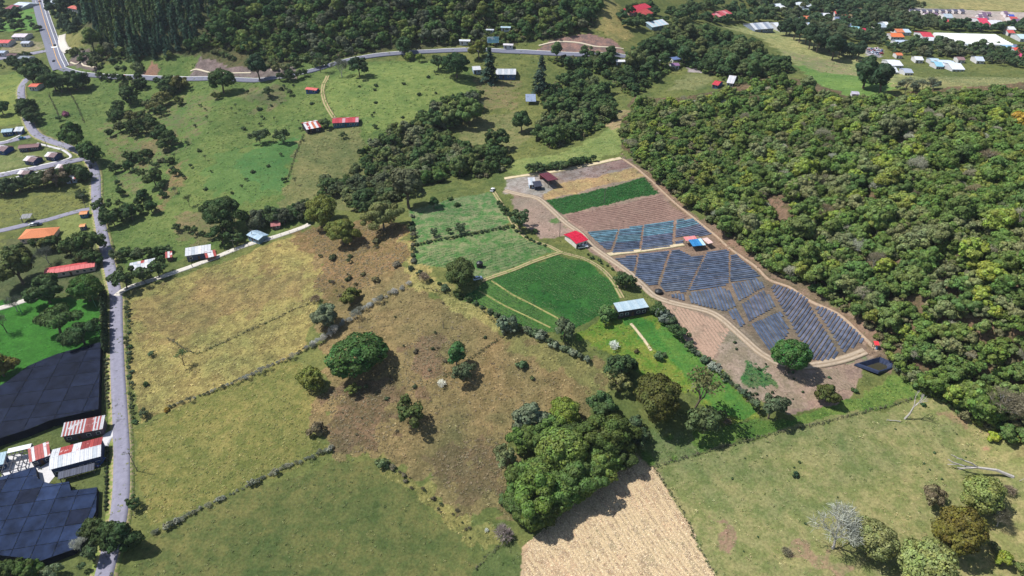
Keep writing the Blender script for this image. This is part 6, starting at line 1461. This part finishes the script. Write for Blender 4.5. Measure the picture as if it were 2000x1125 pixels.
# ------------------------------------------------------------------ woods: the trees showing largest are things, the rest one mass
FOREST = [  # outline, spacing m, crown radius range, kinds, tints, wood name
 ([(1232,304),(1212,275),(1215,250),(1240,205),(1330,205),(1420,190),(1500,172),(1570,178),(1650,205),(1750,205),(1850,193),(2140,185),(2140,925),(1985,872),(1920,842),(1850,797),(1800,768),(1752,736),(1742,712),(1722,672),(1672,620),(1640,604),(1575,560),(1500,528),(1440,478),(1385,436),(1320,388),(1275,345)], 4.2, (1.9,4.5), ['mid','mid','mid','loose','round','mid','tall','loose','mid','mid','round','mid','loose','mid','mid','bare'],
   [(.056,.086,.022),(.074,.098,.024),(.098,.112,.026),(.046,.072,.022),(.054,.084,.02),(.085,.10,.042),(.050,.08,.022),(.062,.088,.024),(.104,.13,.024),(.085,.092,.045),(.068,.092,.03),(.056,.085,.02)], 'forest on the hill beside the plastic beds', 'hill'),
 ([(165,-12),(425,-12),(415,30),(400,62),(360,108),(300,118),(240,112),(195,85),(162,45)], 6.6, (2.5,4.0), ['pine'], [(.028,.060,.034),(.034,.072,.038),(.024,.050,.032),(.046,.084,.036),(.06,.09,.03)], 'dark conifer stand above the hill road', 'pine'),
 ([(425,-12),(1178,-12),(1162,40),(1150,60),(1085,74),(1010,82),(960,92),(860,86),(780,80),(740,96),(650,116),(600,124),(500,116),(420,90),(330,118),(200,118),(180,95),(300,116),(362,108),(402,62)], 6.5, (3.4,6.2), ['mid','round','mid','loose','tall'], [(.036,.068,.022),(.046,.080,.024),(.058,.096,.026),(.09,.115,.028),(.07,.08,.045),(.04,.075,.022)], 'wood on the steep hillside above the road', 'slope'),
 ([(1065,112),(1130,112),(1225,118),(1290,75),(1330,62),(1400,75),(1480,105),(1555,140),(1440,170),(1400,150),(1340,130),(1290,150),(1240,190),(1215,180),(1180,150),(1100,135)], 7.5, (4,6.5), ['mid','round','loose','tall'], [(.034,.06,.022),(.045,.075,.025),(.07,.085,.03)], 'wood between the hill road and the clearing', 'saddle'),
 ([(1060,185),(1110,150),(1190,180),(1205,230),(1180,245),(1140,268),(1080,292),(1050,275),(1060,230)], 7.5, (3.8,6), ['mid','round','loose'], [(.036,.062,.02),(.05,.08,.025),(.075,.09,.035)], 'orchard wood below the tall conifer', 'orchard'),
 ([(705,300),(760,262),(830,232),(885,205),(905,225),(860,270),(905,290),(985,285),(1000,325),(950,350),(880,345),(840,365),(760,360),(715,340)], 7.5, (3.8,6.5), ['mid','round','loose'], [(.034,.060,.02),(.046,.076,.024),(.075,.095,.03),(.10,.11,.055),(.06,.10,.024)], 'gully wood above the green plots', 'gully'),
 ([(620,360),(700,345),(790,360),(800,395),(720,410),(640,395)], 7, (3,5), ['mid','loose','round'], [(.045,.07,.025),(.06,.075,.035)], 'thicket under the gully wood', 'thicket'),
 ([(1235,5),(1300,20),(1400,10),(1500,15),(1520,45),(1440,50),(1330,48),(1300,60),(1235,70),(1210,40)], 11, (4,6), ['mid','round'], [(.034,.06,.022),(.05,.075,.028)], 'scattered trees of the hilltop farm', 'hilltop'),
 ([(1430,-8),(1600,-8),(1760,-8),(1790,14),(1830,40),(1830,60),(1790,58),(1740,80),(1720,90),(1690,88),(1600,70),(1530,45),(1500,28)], 8, (3.6,6.2), ['mid','round','loose'], [(.032,.056,.026),(.045,.07,.03),(.06,.075,.035)], 'town trees above the dark tree line', 'town'),
 ([(1830,48),(1900,50),(2060,52),(2060,66),(1960,66),(1830,60)], 8.5, (4,6.5), ['mid','round'], [(.03,.055,.026),(.045,.072,.03)], 'tree belt behind the big greenhouse', 'belt'),
 ([(1730,92),(1830,86),(1900,90),(2060,96),(2060,135),(1950,130),(1880,112),(1800,115),(1740,110)], 7.6, (3.2,5.8), ['mid','round','loose'], [(.034,.06,.026),(.05,.075,.03),(.065,.075,.04)], 'trees below the big greenhouse', 'under'),
 ([(-60,15),(0,5),(30,25),(70,45),(85,70),(60,66),(20,62),(-60,60)], 11, (3.5,5.5), ['mid','round'], [(.03,.052,.024),(.04,.06,.026)], 'trees beside the highway fields', 'highway'),
 ([(90,-10),(165,-10),(160,40),(150,70),(120,60),(105,40)], 8, (3.5,5.5), ['mid','round','tall'], [(.026,.046,.026),(.034,.056,.028)], 'trees between highway and conifer stand', 'strip'),
 ([(125,110),(150,95),(200,115),(270,120),(280,148),(200,145)], 8, (2.5,4.5), ['mid','loose','shrub'], [(.05,.075,.028),(.07,.085,.035)], 'scrub on the bank of the hill road', 'bank'),
 ([(20,115),(60,108),(90,120),(70,140),(0,135)], 8, (3,4.5), ['mid','loose'], [(.034,.056,.022)], 'trees below the highway yard', 'yard'),
 ([(565,425),(620,392),(695,345),(715,305),(780,255),(880,198),(940,182),(952,212),(905,235),(885,262),(870,300),(800,325),(792,395),(735,430),(665,402),(605,438)], 8, (2.8,5.2), ['mid','round','loose','loose'], [(.040,.066,.022),(.055,.085,.024),(.08,.095,.035),(.065,.075,.04)], 'wooded belt from the lane end up the gully', 'gullybelt'),
]
CLEAR = [W2(p) for p in ([(1494,374),(1528,384),(1560,440),(1546,456),(1502,432)], [(1688,382),(1706,388),(1712,410),(1690,402)], [(1735,402),(1795,428),(1790,444),(1735,432)], [(1880,462),(1905,470),(1925,500),(1900,498)], [(1655,300),(1700,300),(1705,318),(1660,316)], [(1350,290),(1420,292),(1420,306),(1350,304)])]
ROADXY = [Vector(q) for q in smooth_line(W2(HW), 6.0)] + [Vector(q) for q in smooth_line(W2(R_MAIN), 6.0)]
ROADA = np.array([(q.x, q.y) for q in ROADXY])
BLD = np.array([(o.location.x, o.location.y) for o in COL.objects if o.type == 'EMPTY' and o.get('category') in ('house', 'hut', 'shed', 'barn', 'shelter', 'greenhouse', 'billboard', 'car', 'workshop')])
pool = []
for poly, sp, rr, kinds, tints, wname, key in FOREST:
    wp = W2(poly); xs = [p[0] for p in wp]; ys = [p[1] for p in wp]
    nx = int((max(xs) - min(xs)) / sp) + 1; ny = int((max(ys) - min(ys)) / sp) + 1
    ii, jj = np.meshgrid(np.arange(nx), np.arange(ny), indexing='ij')
    X = (min(xs) + (ii + (jj % 2) * .5 + NR.uniform(-.42, .42, ii.shape)) * sp).ravel(); Y = (min(ys) + (jj + NR.uniform(-.42, .42, ii.shape)) * sp).ravel()
    ok = inside(wp, X, Y)
    if key == 'hill':
        for c in CLEAR: ok &= ~inside(c, X, Y)
    X, Y = X[ok], Y[ok]
    Z = gz(X, Y)
    patch = fbm(X + 40, Y, 45, 3)
    for x, y, z, pt in zip(X, Y, Z, patch):
        dep = y * CP + (CAM_H - z) * SP
        up = y * SP - (CAM_H - z) * CP
        px, py = 1000 + x / dep * FOC, 562.5 - up / dep * FOC
        if px < -120 or px > 2130 or py < -60: continue
        if np.min((ROADA[:, 0] - x) ** 2 + (ROADA[:, 1] - y) ** 2) < (60 if key != 'hill' else 9): continue
        if len(BLD) and np.min((BLD[:, 0] - x) ** 2 + (BLD[:, 1] - y) ** 2) < 70: continue
        r = (rr[0] * .75 + (rr[1] - rr[0] * .75) * RNG.random() ** 1.3) * (1 + .5 * max(0, RNG.gauss(-.2, .5)))
        if key == 'hill': r *= 1.35 if y < 330 else 1.0
        t = tints[int(min(max(pt * 1.5 - .25 + RNG.uniform(-.3, .3), 0), .999) * len(tints))]
        kd_ = RNG.choice(kinds)
        if kd_ == 'bare': t = RNG.choice([(.2,.2,.17),(.14,.13,.1),(.12,.1,.07)])
        if key == 'hill': t = (t[0] * 1.24, t[1] * 1.24, t[2] * 1.08)
        # does the sight line clear the hill?
        s = np.linspace(.25, .985, 40); hid = np.min(CAM_H + (z + r * 1.4 - CAM_H) * s - gz(x * s, y * s)) < 0
        inframe = -20 < px < 2020 and py > -15 and not hid
        pool.append((r / dep if inframe else 0, x, y, z, r, kd_, t, wname, key, hid))
WLABEL = {'hill': ('forest_tree', 'leafy tree in the dense forest on the hill beside the plastic beds'), 'pine': ('pine_tree', 'tall narrow conifer of the dark stand above the hill road'), 'other': ('wood_tree', '')}
things = {'hill': [], 'pine': [], 'other': []}
for q in pool:
    things['hill' if q[8] == 'hill' else 'pine' if q[8] == 'pine' else 'other'].append(q)
rest = []
def tintname(t):
    if t[0] > t[1]: return 'olive brown'
    if t[0] > .11: return 'yellow-green'
    if t[2] > .036: return 'grey-green'
    return 'dark green' if t[1] < .095 else 'mid green'
for key, lst in things.items():
    lst.sort(key=lambda q: -q[0])
    n = {'hill': 290, 'pine': 150, 'other': 280}[key]
    for i, (s, x, y, z, r, kd, t, wname, k2, hid) in enumerate(lst):
        if i < n and s > 0:
            nm = 'forest_tree' if key == 'hill' else 'pine_tree' if key == 'pine' else 'wood_tree'
            lb = f'{tintname(t)} tree in the {wname}' if key != 'pine' else 'slender conifer in the dark conifer stand above the hill road'
            kd2 = {'mid': 'round'}.get(kd, kd) if r > 4.2 else kd
            tree(0, 0, 0, kd2, t, lb, name=nm, group=(wname if key != 'pine' else 'conifer stand above the hill road') , at=Vector((x, y, z)), r=r, ratio=RNG.uniform(.8, 1.1) if key != 'pine' else RNG.uniform(1.1, 1.5))
        elif not hid: rest.append((x, y, z, r, kd, t))

def scatter_mass(name, label, pts, variants, kindidx, scl, tints, rot):
    """one object: points carrying instances of the variant meshes"""
    coll = bpy.data.collections.new(name + ' sources')
    for i, me in enumerate(variants):
        ob = bpy.data.objects.new('%s_source_%02d' % (name, i), me); coll.objects.link(ob)
    me = bpy.data.meshes.new(name)
    me.vertices.add(len(pts)); me.vertices.foreach_set('co', np.array(pts, np.float32).ravel())
    def A(n, ty, arr, f):
        a = me.attributes.new(n, ty, 'POINT'); a.data.foreach_set(f, np.ascontiguousarray(arr).ravel())
    A('pick', 'INT', np.array(kindidx, np.int32), 'value'); A('size', 'FLOAT_VECTOR', np.array(scl, np.float32), 'vector')
    A('turn', 'FLOAT', np.array(rot, np.float32), 'value')
    A('tint', 'FLOAT_COLOR', np.concatenate([np.array(tints, np.float32), np.ones((len(pts), 1), np.float32)], 1), 'color')
    me.update()
    ob = link(bpy.data.objects.new(name, me)); tag(ob, label, kind='stuff')
    ng = bpy.data.node_groups.new(name + ' scatter', 'GeometryNodeTree')
    ng.interface.new_socket('Geometry', in_out='INPUT', socket_type='NodeSocketGeometry'); ng.interface.new_socket('Geometry', in_out='OUTPUT', socket_type='NodeSocketGeometry')
    N, L = ng.nodes, ng.links
    gi, go = N.new('NodeGroupInput'), N.new('NodeGroupOutput')
    ip = N.new('GeometryNodeInstanceOnPoints'); ci = N.new('GeometryNodeCollectionInfo')
    ci.inputs['Collection'].default_value = coll; ci.inputs['Separate Children'].default_value = True; ci.inputs['Reset Children'].default_value = True
    def NA(n, ty):
        a = N.new('GeometryNodeInputNamedAttribute'); a.data_type = ty; a.inputs[0].default_value = n; return a.outputs[0]
    cx = N.new('ShaderNodeCombineXYZ'); L.new(NA('turn', 'FLOAT'), cx.inputs[2])
    L.new(gi.outputs[0], ip.inputs['Points']); L.new(ci.outputs[0], ip.inputs['Instance']); ip.inputs['Pick Instance'].default_value = True
    L.new(NA('pick', 'INT'), ip.inputs['Instance Index']); L.new(NA('size', 'FLOAT_VECTOR'), ip.inputs['Scale']); L.new(cx.outputs[0], ip.inputs['Rotation'])
    L.new(ip.outputs[0], go.inputs[0])
    md = ob.modifiers.new('scatter', 'NODES'); md.node_group = ng
    return ob
VAR, VIX = [], {}
for k in ('mid', 'loose', 'round', 'pine', 'tall', 'shrub', 'bare'):
    VIX[k] = (len(VAR), len(KIND[k][1]))
    VAR += [c for _, c in KIND[k][1]]
def pick(k):
    a, n = VIX[k]; return a + RNG.randrange(n)
def mass(lst, name, label):
    pts = [(x, y, z - .05) for x, y, z, r, k, t in lst]; kk = [pick(k) for *_, k, t in lst]
    sc_ = [(r, r, r * RNG.uniform(.8, 1.15) * (1.3 if k == 'pine' else 1)) for x, y, z, r, k, t in lst]
    tt = []
    for *_, t in lst:
        v = RNG.uniform(.8, 1.2); h = RNG.uniform(-.08, .08); tt.append((t[0]*v*(1+h), t[1]*v, t[2]*v*(1-h)))
    scatter_mass(name, label, pts, VAR, kk, sc_, tt, [RNG.uniform(0, 6.28) for _ in lst])
mass(rest, 'distant_forest', 'mass of far forest canopy on the hills')
# undergrowth filling the forest floor
und = []
for poly, sp, rr, kinds, tints, wname, key in FOREST:
    if key not in ('hill', 'slope', 'saddle', 'gully', 'orchard'): continue
    wp = W2(poly); xs = [p[0] for p in wp]; ys = [p[1] for p in wp]
    n = int((max(xs)-min(xs)) * (max(ys)-min(ys)) / 7)
    X = NR.uniform(min(xs), max(xs), n); Y = NR.uniform(min(ys), max(ys), n); ok = inside(wp, X, Y)
    for c in CLEAR[:1]: ok &= ~inside(c, X, Y) | (NR.random(n) < .15)
    X, Y = X[ok], Y[ok]; Z = gz(X, Y)
    d2 = np.array([np.min((ROADA[:, 0]-x)**2 + (ROADA[:, 1]-y)**2) for x, y in zip(X, Y)]) if len(X) else []
    for x, y, z, dd in zip(X, Y, Z, d2):
        if dd < 40: continue
        und.append((x, y, z, RNG.uniform(1.1, 2.6), 'shrub', RNG.choice([(.055,.085,.024),(.075,.10,.026),(.095,.09,.045),(.065,.095,.026),(.09,.115,.026)])))
mass(und, 'undergrowth', 'low bushes filling the forest floor')

# ------------------------------------------------------------------ grass tussocks and crop leaves
def tuft_mesh(seed, n, s, hgt, name):
    rs = np.random.default_rng(seed)
    c = np.stack([rs.normal(0, .32, n), rs.normal(0, .32, n), rs.uniform(.05, hgt, n)], 1)
    return leaf_quads(c, unit(np.stack([rs.normal(0, .5, n), rs.normal(0, .5, n), np.full(n, 1.1)], 1)), s, rs, rs.random(n), name)
TUFTS = [tuft_mesh(400+i, 12, .2, .26, 'tuft') for i in range(5)]
# rough brown scrub on the dry banks
bank = []
for poly, dens in (([(565,468),(605,446),(780,435),(800,505),(760,545),(690,592),(640,602),(612,560),(640,505)], .16), ([(640,765),(765,745),(785,825),(720,890),(645,872)], .13), ([(785,665),(885,652),(872,745),(795,765)], .09), ([(880,870),(985,840),(1000,965),(880,965),(820,905)], .10), ([(700,600),(860,600),(960,690),(1100,740),(980,830),(820,860),(700,760)], .03), ([(1495,375),(1528,384),(1560,440),(1546,456),(1502,432)], .2)):
    wp = W2(poly); xs = [p[0] for p in wp]; ys = [p[1] for p in wp]; n = int((max(xs)-min(xs)) * (max(ys)-min(ys)) * dens * 6)
    X = NR.uniform(min(xs), max(xs), n); Y = NR.uniform(min(ys), max(ys), n); ok = inside(wp, X, Y) & (fbm(X, Y, 16, 3) > .42)
    bank += list(zip(X[ok], Y[ok], gz(X[ok], Y[ok])))
sz = NR.uniform(.35, .95, len(bank))
scatter_mass('dry_scrub', 'knee-high dry brown scrub roughening the slopes', np.array(bank), TUFTS, NR.integers(0, 5, len(bank)), np.stack([sz, sz, sz], 1), np.array([(.13,.10,.06),(.15,.118,.072),(.115,.095,.052),(.10,.09,.046),(.16,.135,.078),(.15,.125,.07)])[NR.integers(0, 6, len(bank))], NR.uniform(0, 6.28, len(bank)))
acc = np.stack([ca, cb], 1); cellmask = np.nonzero((gy > 120) & (gy < 720) & (np.abs(us[None, :].repeat(len(rows), 0).ravel()) < 1))[0]
prob = tw[cellmask] * .5
# cell area grows with distance: keep density per square metre even
area = (np.gradient(rows)[:, None] * np.gradient(us)[None, :] * wrow[:, None]).ravel()[cellmask]
lam = prob * area * np.clip(1.25 - gy[cellmask] / 560, .05, 1) * (.3 + 1.4 * fbm(gx[cellmask], gy[cellmask] + 70, 12, 3) ** 2)
sel = cellmask[NR.random(len(lam)) < lam * 1.0]
if len(sel) > 150000: sel = NR.choice(sel, 150000, replace=False)
tp_ = np.stack([gx[sel] + NR.uniform(-.5, .5, len(sel)), gy[sel] + NR.uniform(-.5, .5, len(sel)), zg[sel]], 1)
mixc = np.where(NR.random(len(sel))[:, None] < .5, ca[sel], cb[sel]) * .92
sz = NR.uniform(.45, 1.1, len(sel)) * (1 + np.clip(gy[sel] - 260, 0, 400) / 330)
scatter_mass('grass_tussocks', 'tufts of dry and green grass over the fields', tp_, TUFTS, NR.integers(0, 5, len(sel)), np.stack([sz, sz, sz * .8], 1), mixc * NR.uniform(.75, 1.15, len(sel))[:, None], NR.uniform(0, 6.28, len(sel)))
def crop(poly, sp, tints, size, label, name='crop_leaves'):
    wp = W2(poly); xs = [p[0] for p in wp]; ys = [p[1] for p in wp]
    n = int((max(xs)-min(xs)) * (max(ys)-min(ys)) / sp ** 2)
    X = NR.uniform(min(xs), max(xs), n); Y = NR.uniform(min(ys), max(ys), n); ok = inside(wp, X, Y); X, Y = X[ok], Y[ok]
    s = NR.uniform(*size, len(X)); c = np.array(tints)[NR.integers(0, len(tints), len(X))]
    scatter_mass(name, label, np.stack([X, Y, gz(X, Y)], 1), TUFTS, NR.integers(0, 5, len(X)), np.stack([s, s, s], 1), c, NR.uniform(0, 6.28, len(X)))
crop([(1066,392),(1260,348),(1286,377),(1180,399),(1101,418)], 1.15, [(.034,.088,.026),(.040,.10,.03),(.032,.078,.024)], (.6,1.0), 'leafy green crop covering the plot above the red soil')
crop([(1240,892),(1276,916),(1332,1000),(1398,1125),(1430,1200),(1010,1200),(1028,1062),(1100,1000),(1150,930)], .42, [(.42,.34,.215),(.38,.305,.19),(.46,.38,.25),(.29,.22,.15)], (.22,.5), 'pale dry stalks littering the stubble plot', 'dry_stalks')
def crop_rows(poly, d0, d1, sp, step, tints, size, cover, label, name):
    wp = W2(poly); a = Vector(W2([d0])[0]); b = Vector(W2([d1])[0]); d = (b - a).normalized(); s = Vector((d.y, -d.x))
    pr = [Vector(p).dot(s) for p in wp]; X, Y = [], []; k = min(pr)
    while k < max(pr):
        got = clip_line(wp, s * k, d)
        if got:
            t = got[0]
            while t < got[1]:
                q = s * (k + RNG.gauss(0, .07)) + d * t
                if fbm(np.array([q.x]), np.array([q.y]), 11, 3)[0] < cover: X.append(q.x); Y.append(q.y)
                t += step * RNG.uniform(.7, 1.3)
        k += sp
    X, Y = np.array(X), np.array(Y); n = len(X); sz_ = NR.uniform(*size, n); c = np.array(tints)[NR.integers(0, len(tints), n)]
    scatter_mass(name, label, np.stack([X, Y, gz(X, Y)], 1), TUFTS, NR.integers(0, 5, n), np.stack([sz_, sz_, sz_], 1), c, NR.uniform(0, 6.28, n))
crop_rows([(905,582),(950,550),(1092,498),(1150,512),(1197,550),(1204,585),(1180,610),(1105,648),(1060,648),(990,622)], (960,548), (1112,634), 1.5, .8, [(.05,.10,.03),(.06,.11,.034),(.042,.085,.028)], (.5,.85), .62, 'rows of leafy vegetables in the round green plot', 'vegetable_rows')
crop_rows([(812,478),(995,445),(1080,490),(950,544),(880,525),(812,514)], (830,500), (990,455), 2.0, 1.0, [(.05,.10,.035),(.07,.115,.045)], (.5,.9), .5, 'patchy crop rows in the lower of the two upper plots', 'vegetable_rows')
crop_rows([(803,412),(958,378),(998,430),(985,438),(815,472)], (820,440), (970,410), 2.0, 1.0, [(.05,.10,.035),(.06,.11,.04)], (.5,.9), .48, 'patchy crop rows in the top green plot', 'vegetable_rows')
crop([(1455,705),(1500,715),(1512,755),(1470,765),(1450,740)], 1.2, [(.03,.09,.03),(.05,.10,.04)], (.6,1.0), 'green seedlings on the weedy plot', 'seedlings')

def weeds_along(lines, per, name, label):
    X, Y = [], []
    for pts in lines:
        ln = smooth_line(W2(pts), 1.0)
        for q in ln:
            for _ in range(per): X.append(q.x + RNG.gauss(0, .35)); Y.append(q.y + RNG.gauss(0, .35))
    X, Y = np.array(X), np.array(Y); n = len(X); s = NR.uniform(.3, .9, n); c = np.array([(.045,.065,.025),(.07,.08,.035),(.09,.085,.05)])[NR.integers(0, 3, n)]
    scatter_mass(name, label, np.stack([X, Y, gz(X, Y)], 1), TUFTS, NR.integers(0, 5, n), np.stack([s, s, s * 2.2], 1), c, NR.uniform(0, 6.28, n))
weeds_along([[(1277,913),(1330,897),(1400,878),(1500,850),(1600,828),(1700,802),(1800,772)],[(330,663),(380,690),(430,672),(500,640),(560,612),(610,590)],[(985,655),(920,700),(870,735)],[(812,478),(900,460),(995,441)],[(930,1112),(960,1080),(1000,1055)],[(592,264),(575,310),(562,350)],[(1330,668),(1400,725),(1470,790),(1485,815)],[(820,560),(915,588),(985,640),(1060,660),(1150,705)],[(95,185),(110,215),(118,235)],[(135,178),(150,205),(165,240)],[(1280,915),(1332,1000),(1396,1125)]], 2, 'fence_weeds', 'rank weeds growing along the fence lines')

# ------------------------------------------------------------------ dead wood on the pale meadow
def dead(name, label, seed, g, sc_, rot, levels=3, spread=.5):
    me, _ = branch_mesh(seed, levels, 1.2, spread, .05, BARKW, trunk_h=.8, nb=(2, 3))
    root = empty(name, (g.x, g.y, g.z)); tag(root, label, 'dead tree')
    a = link(bpy.data.objects.new('trunk', me), root); a.rotation_euler = rot; a.scale = (sc_,) * 3
    return a
dead('dead_tree', 'bleached standing dead tree at the meadow fence', 500, G(1767,818), 7.5, (.1, .25, .4), 3, .45)
a = dead('fallen_tree', 'long bleached fallen trunk on the pale meadow', 501, G(1968,932), 12.5, (math.radians(84), 0, math.radians(-106)), 2, .35); a.location.z = .7
a = dead('fallen_log', 'bleached log lying below the standing dead tree', 502, G(1756,824), 3.2, (math.radians(86), 0, math.radians(-98)), 2, .3); a.location.z = .3
a = dead('stump', 'bleached stump at the end of the fallen trunk', 503, G(1990,940), 2.2, (.3, .2, 0), 1, .6)
print('objects', len(COL.objects), 'rest', len(rest), 'undergrowth', len(und), 'tufts', len(sel), 'things', {k: len(v) for k, v in things.items()})

# ------------------------------------------------------------------ air
hb = MB(); hb.box(-14500, 14500, -650, 6300, -12, 330)
hm, hnt, hout = new_mat('haze')
hv = hnt.nodes.new('ShaderNodeVolumePrincipled')
hv.inputs['Color'].default_value = (.80, .88, 1.0, 1); hv.inputs['Density'].default_value = .00005; hv.inputs['Anisotropy'].default_value = .2
hnt.links.new(hv.outputs[0], hout.inputs['Volume'])
haze = hb.build('haze', hm); tag(haze, 'thin bluish air over the valley', kind='stuff')
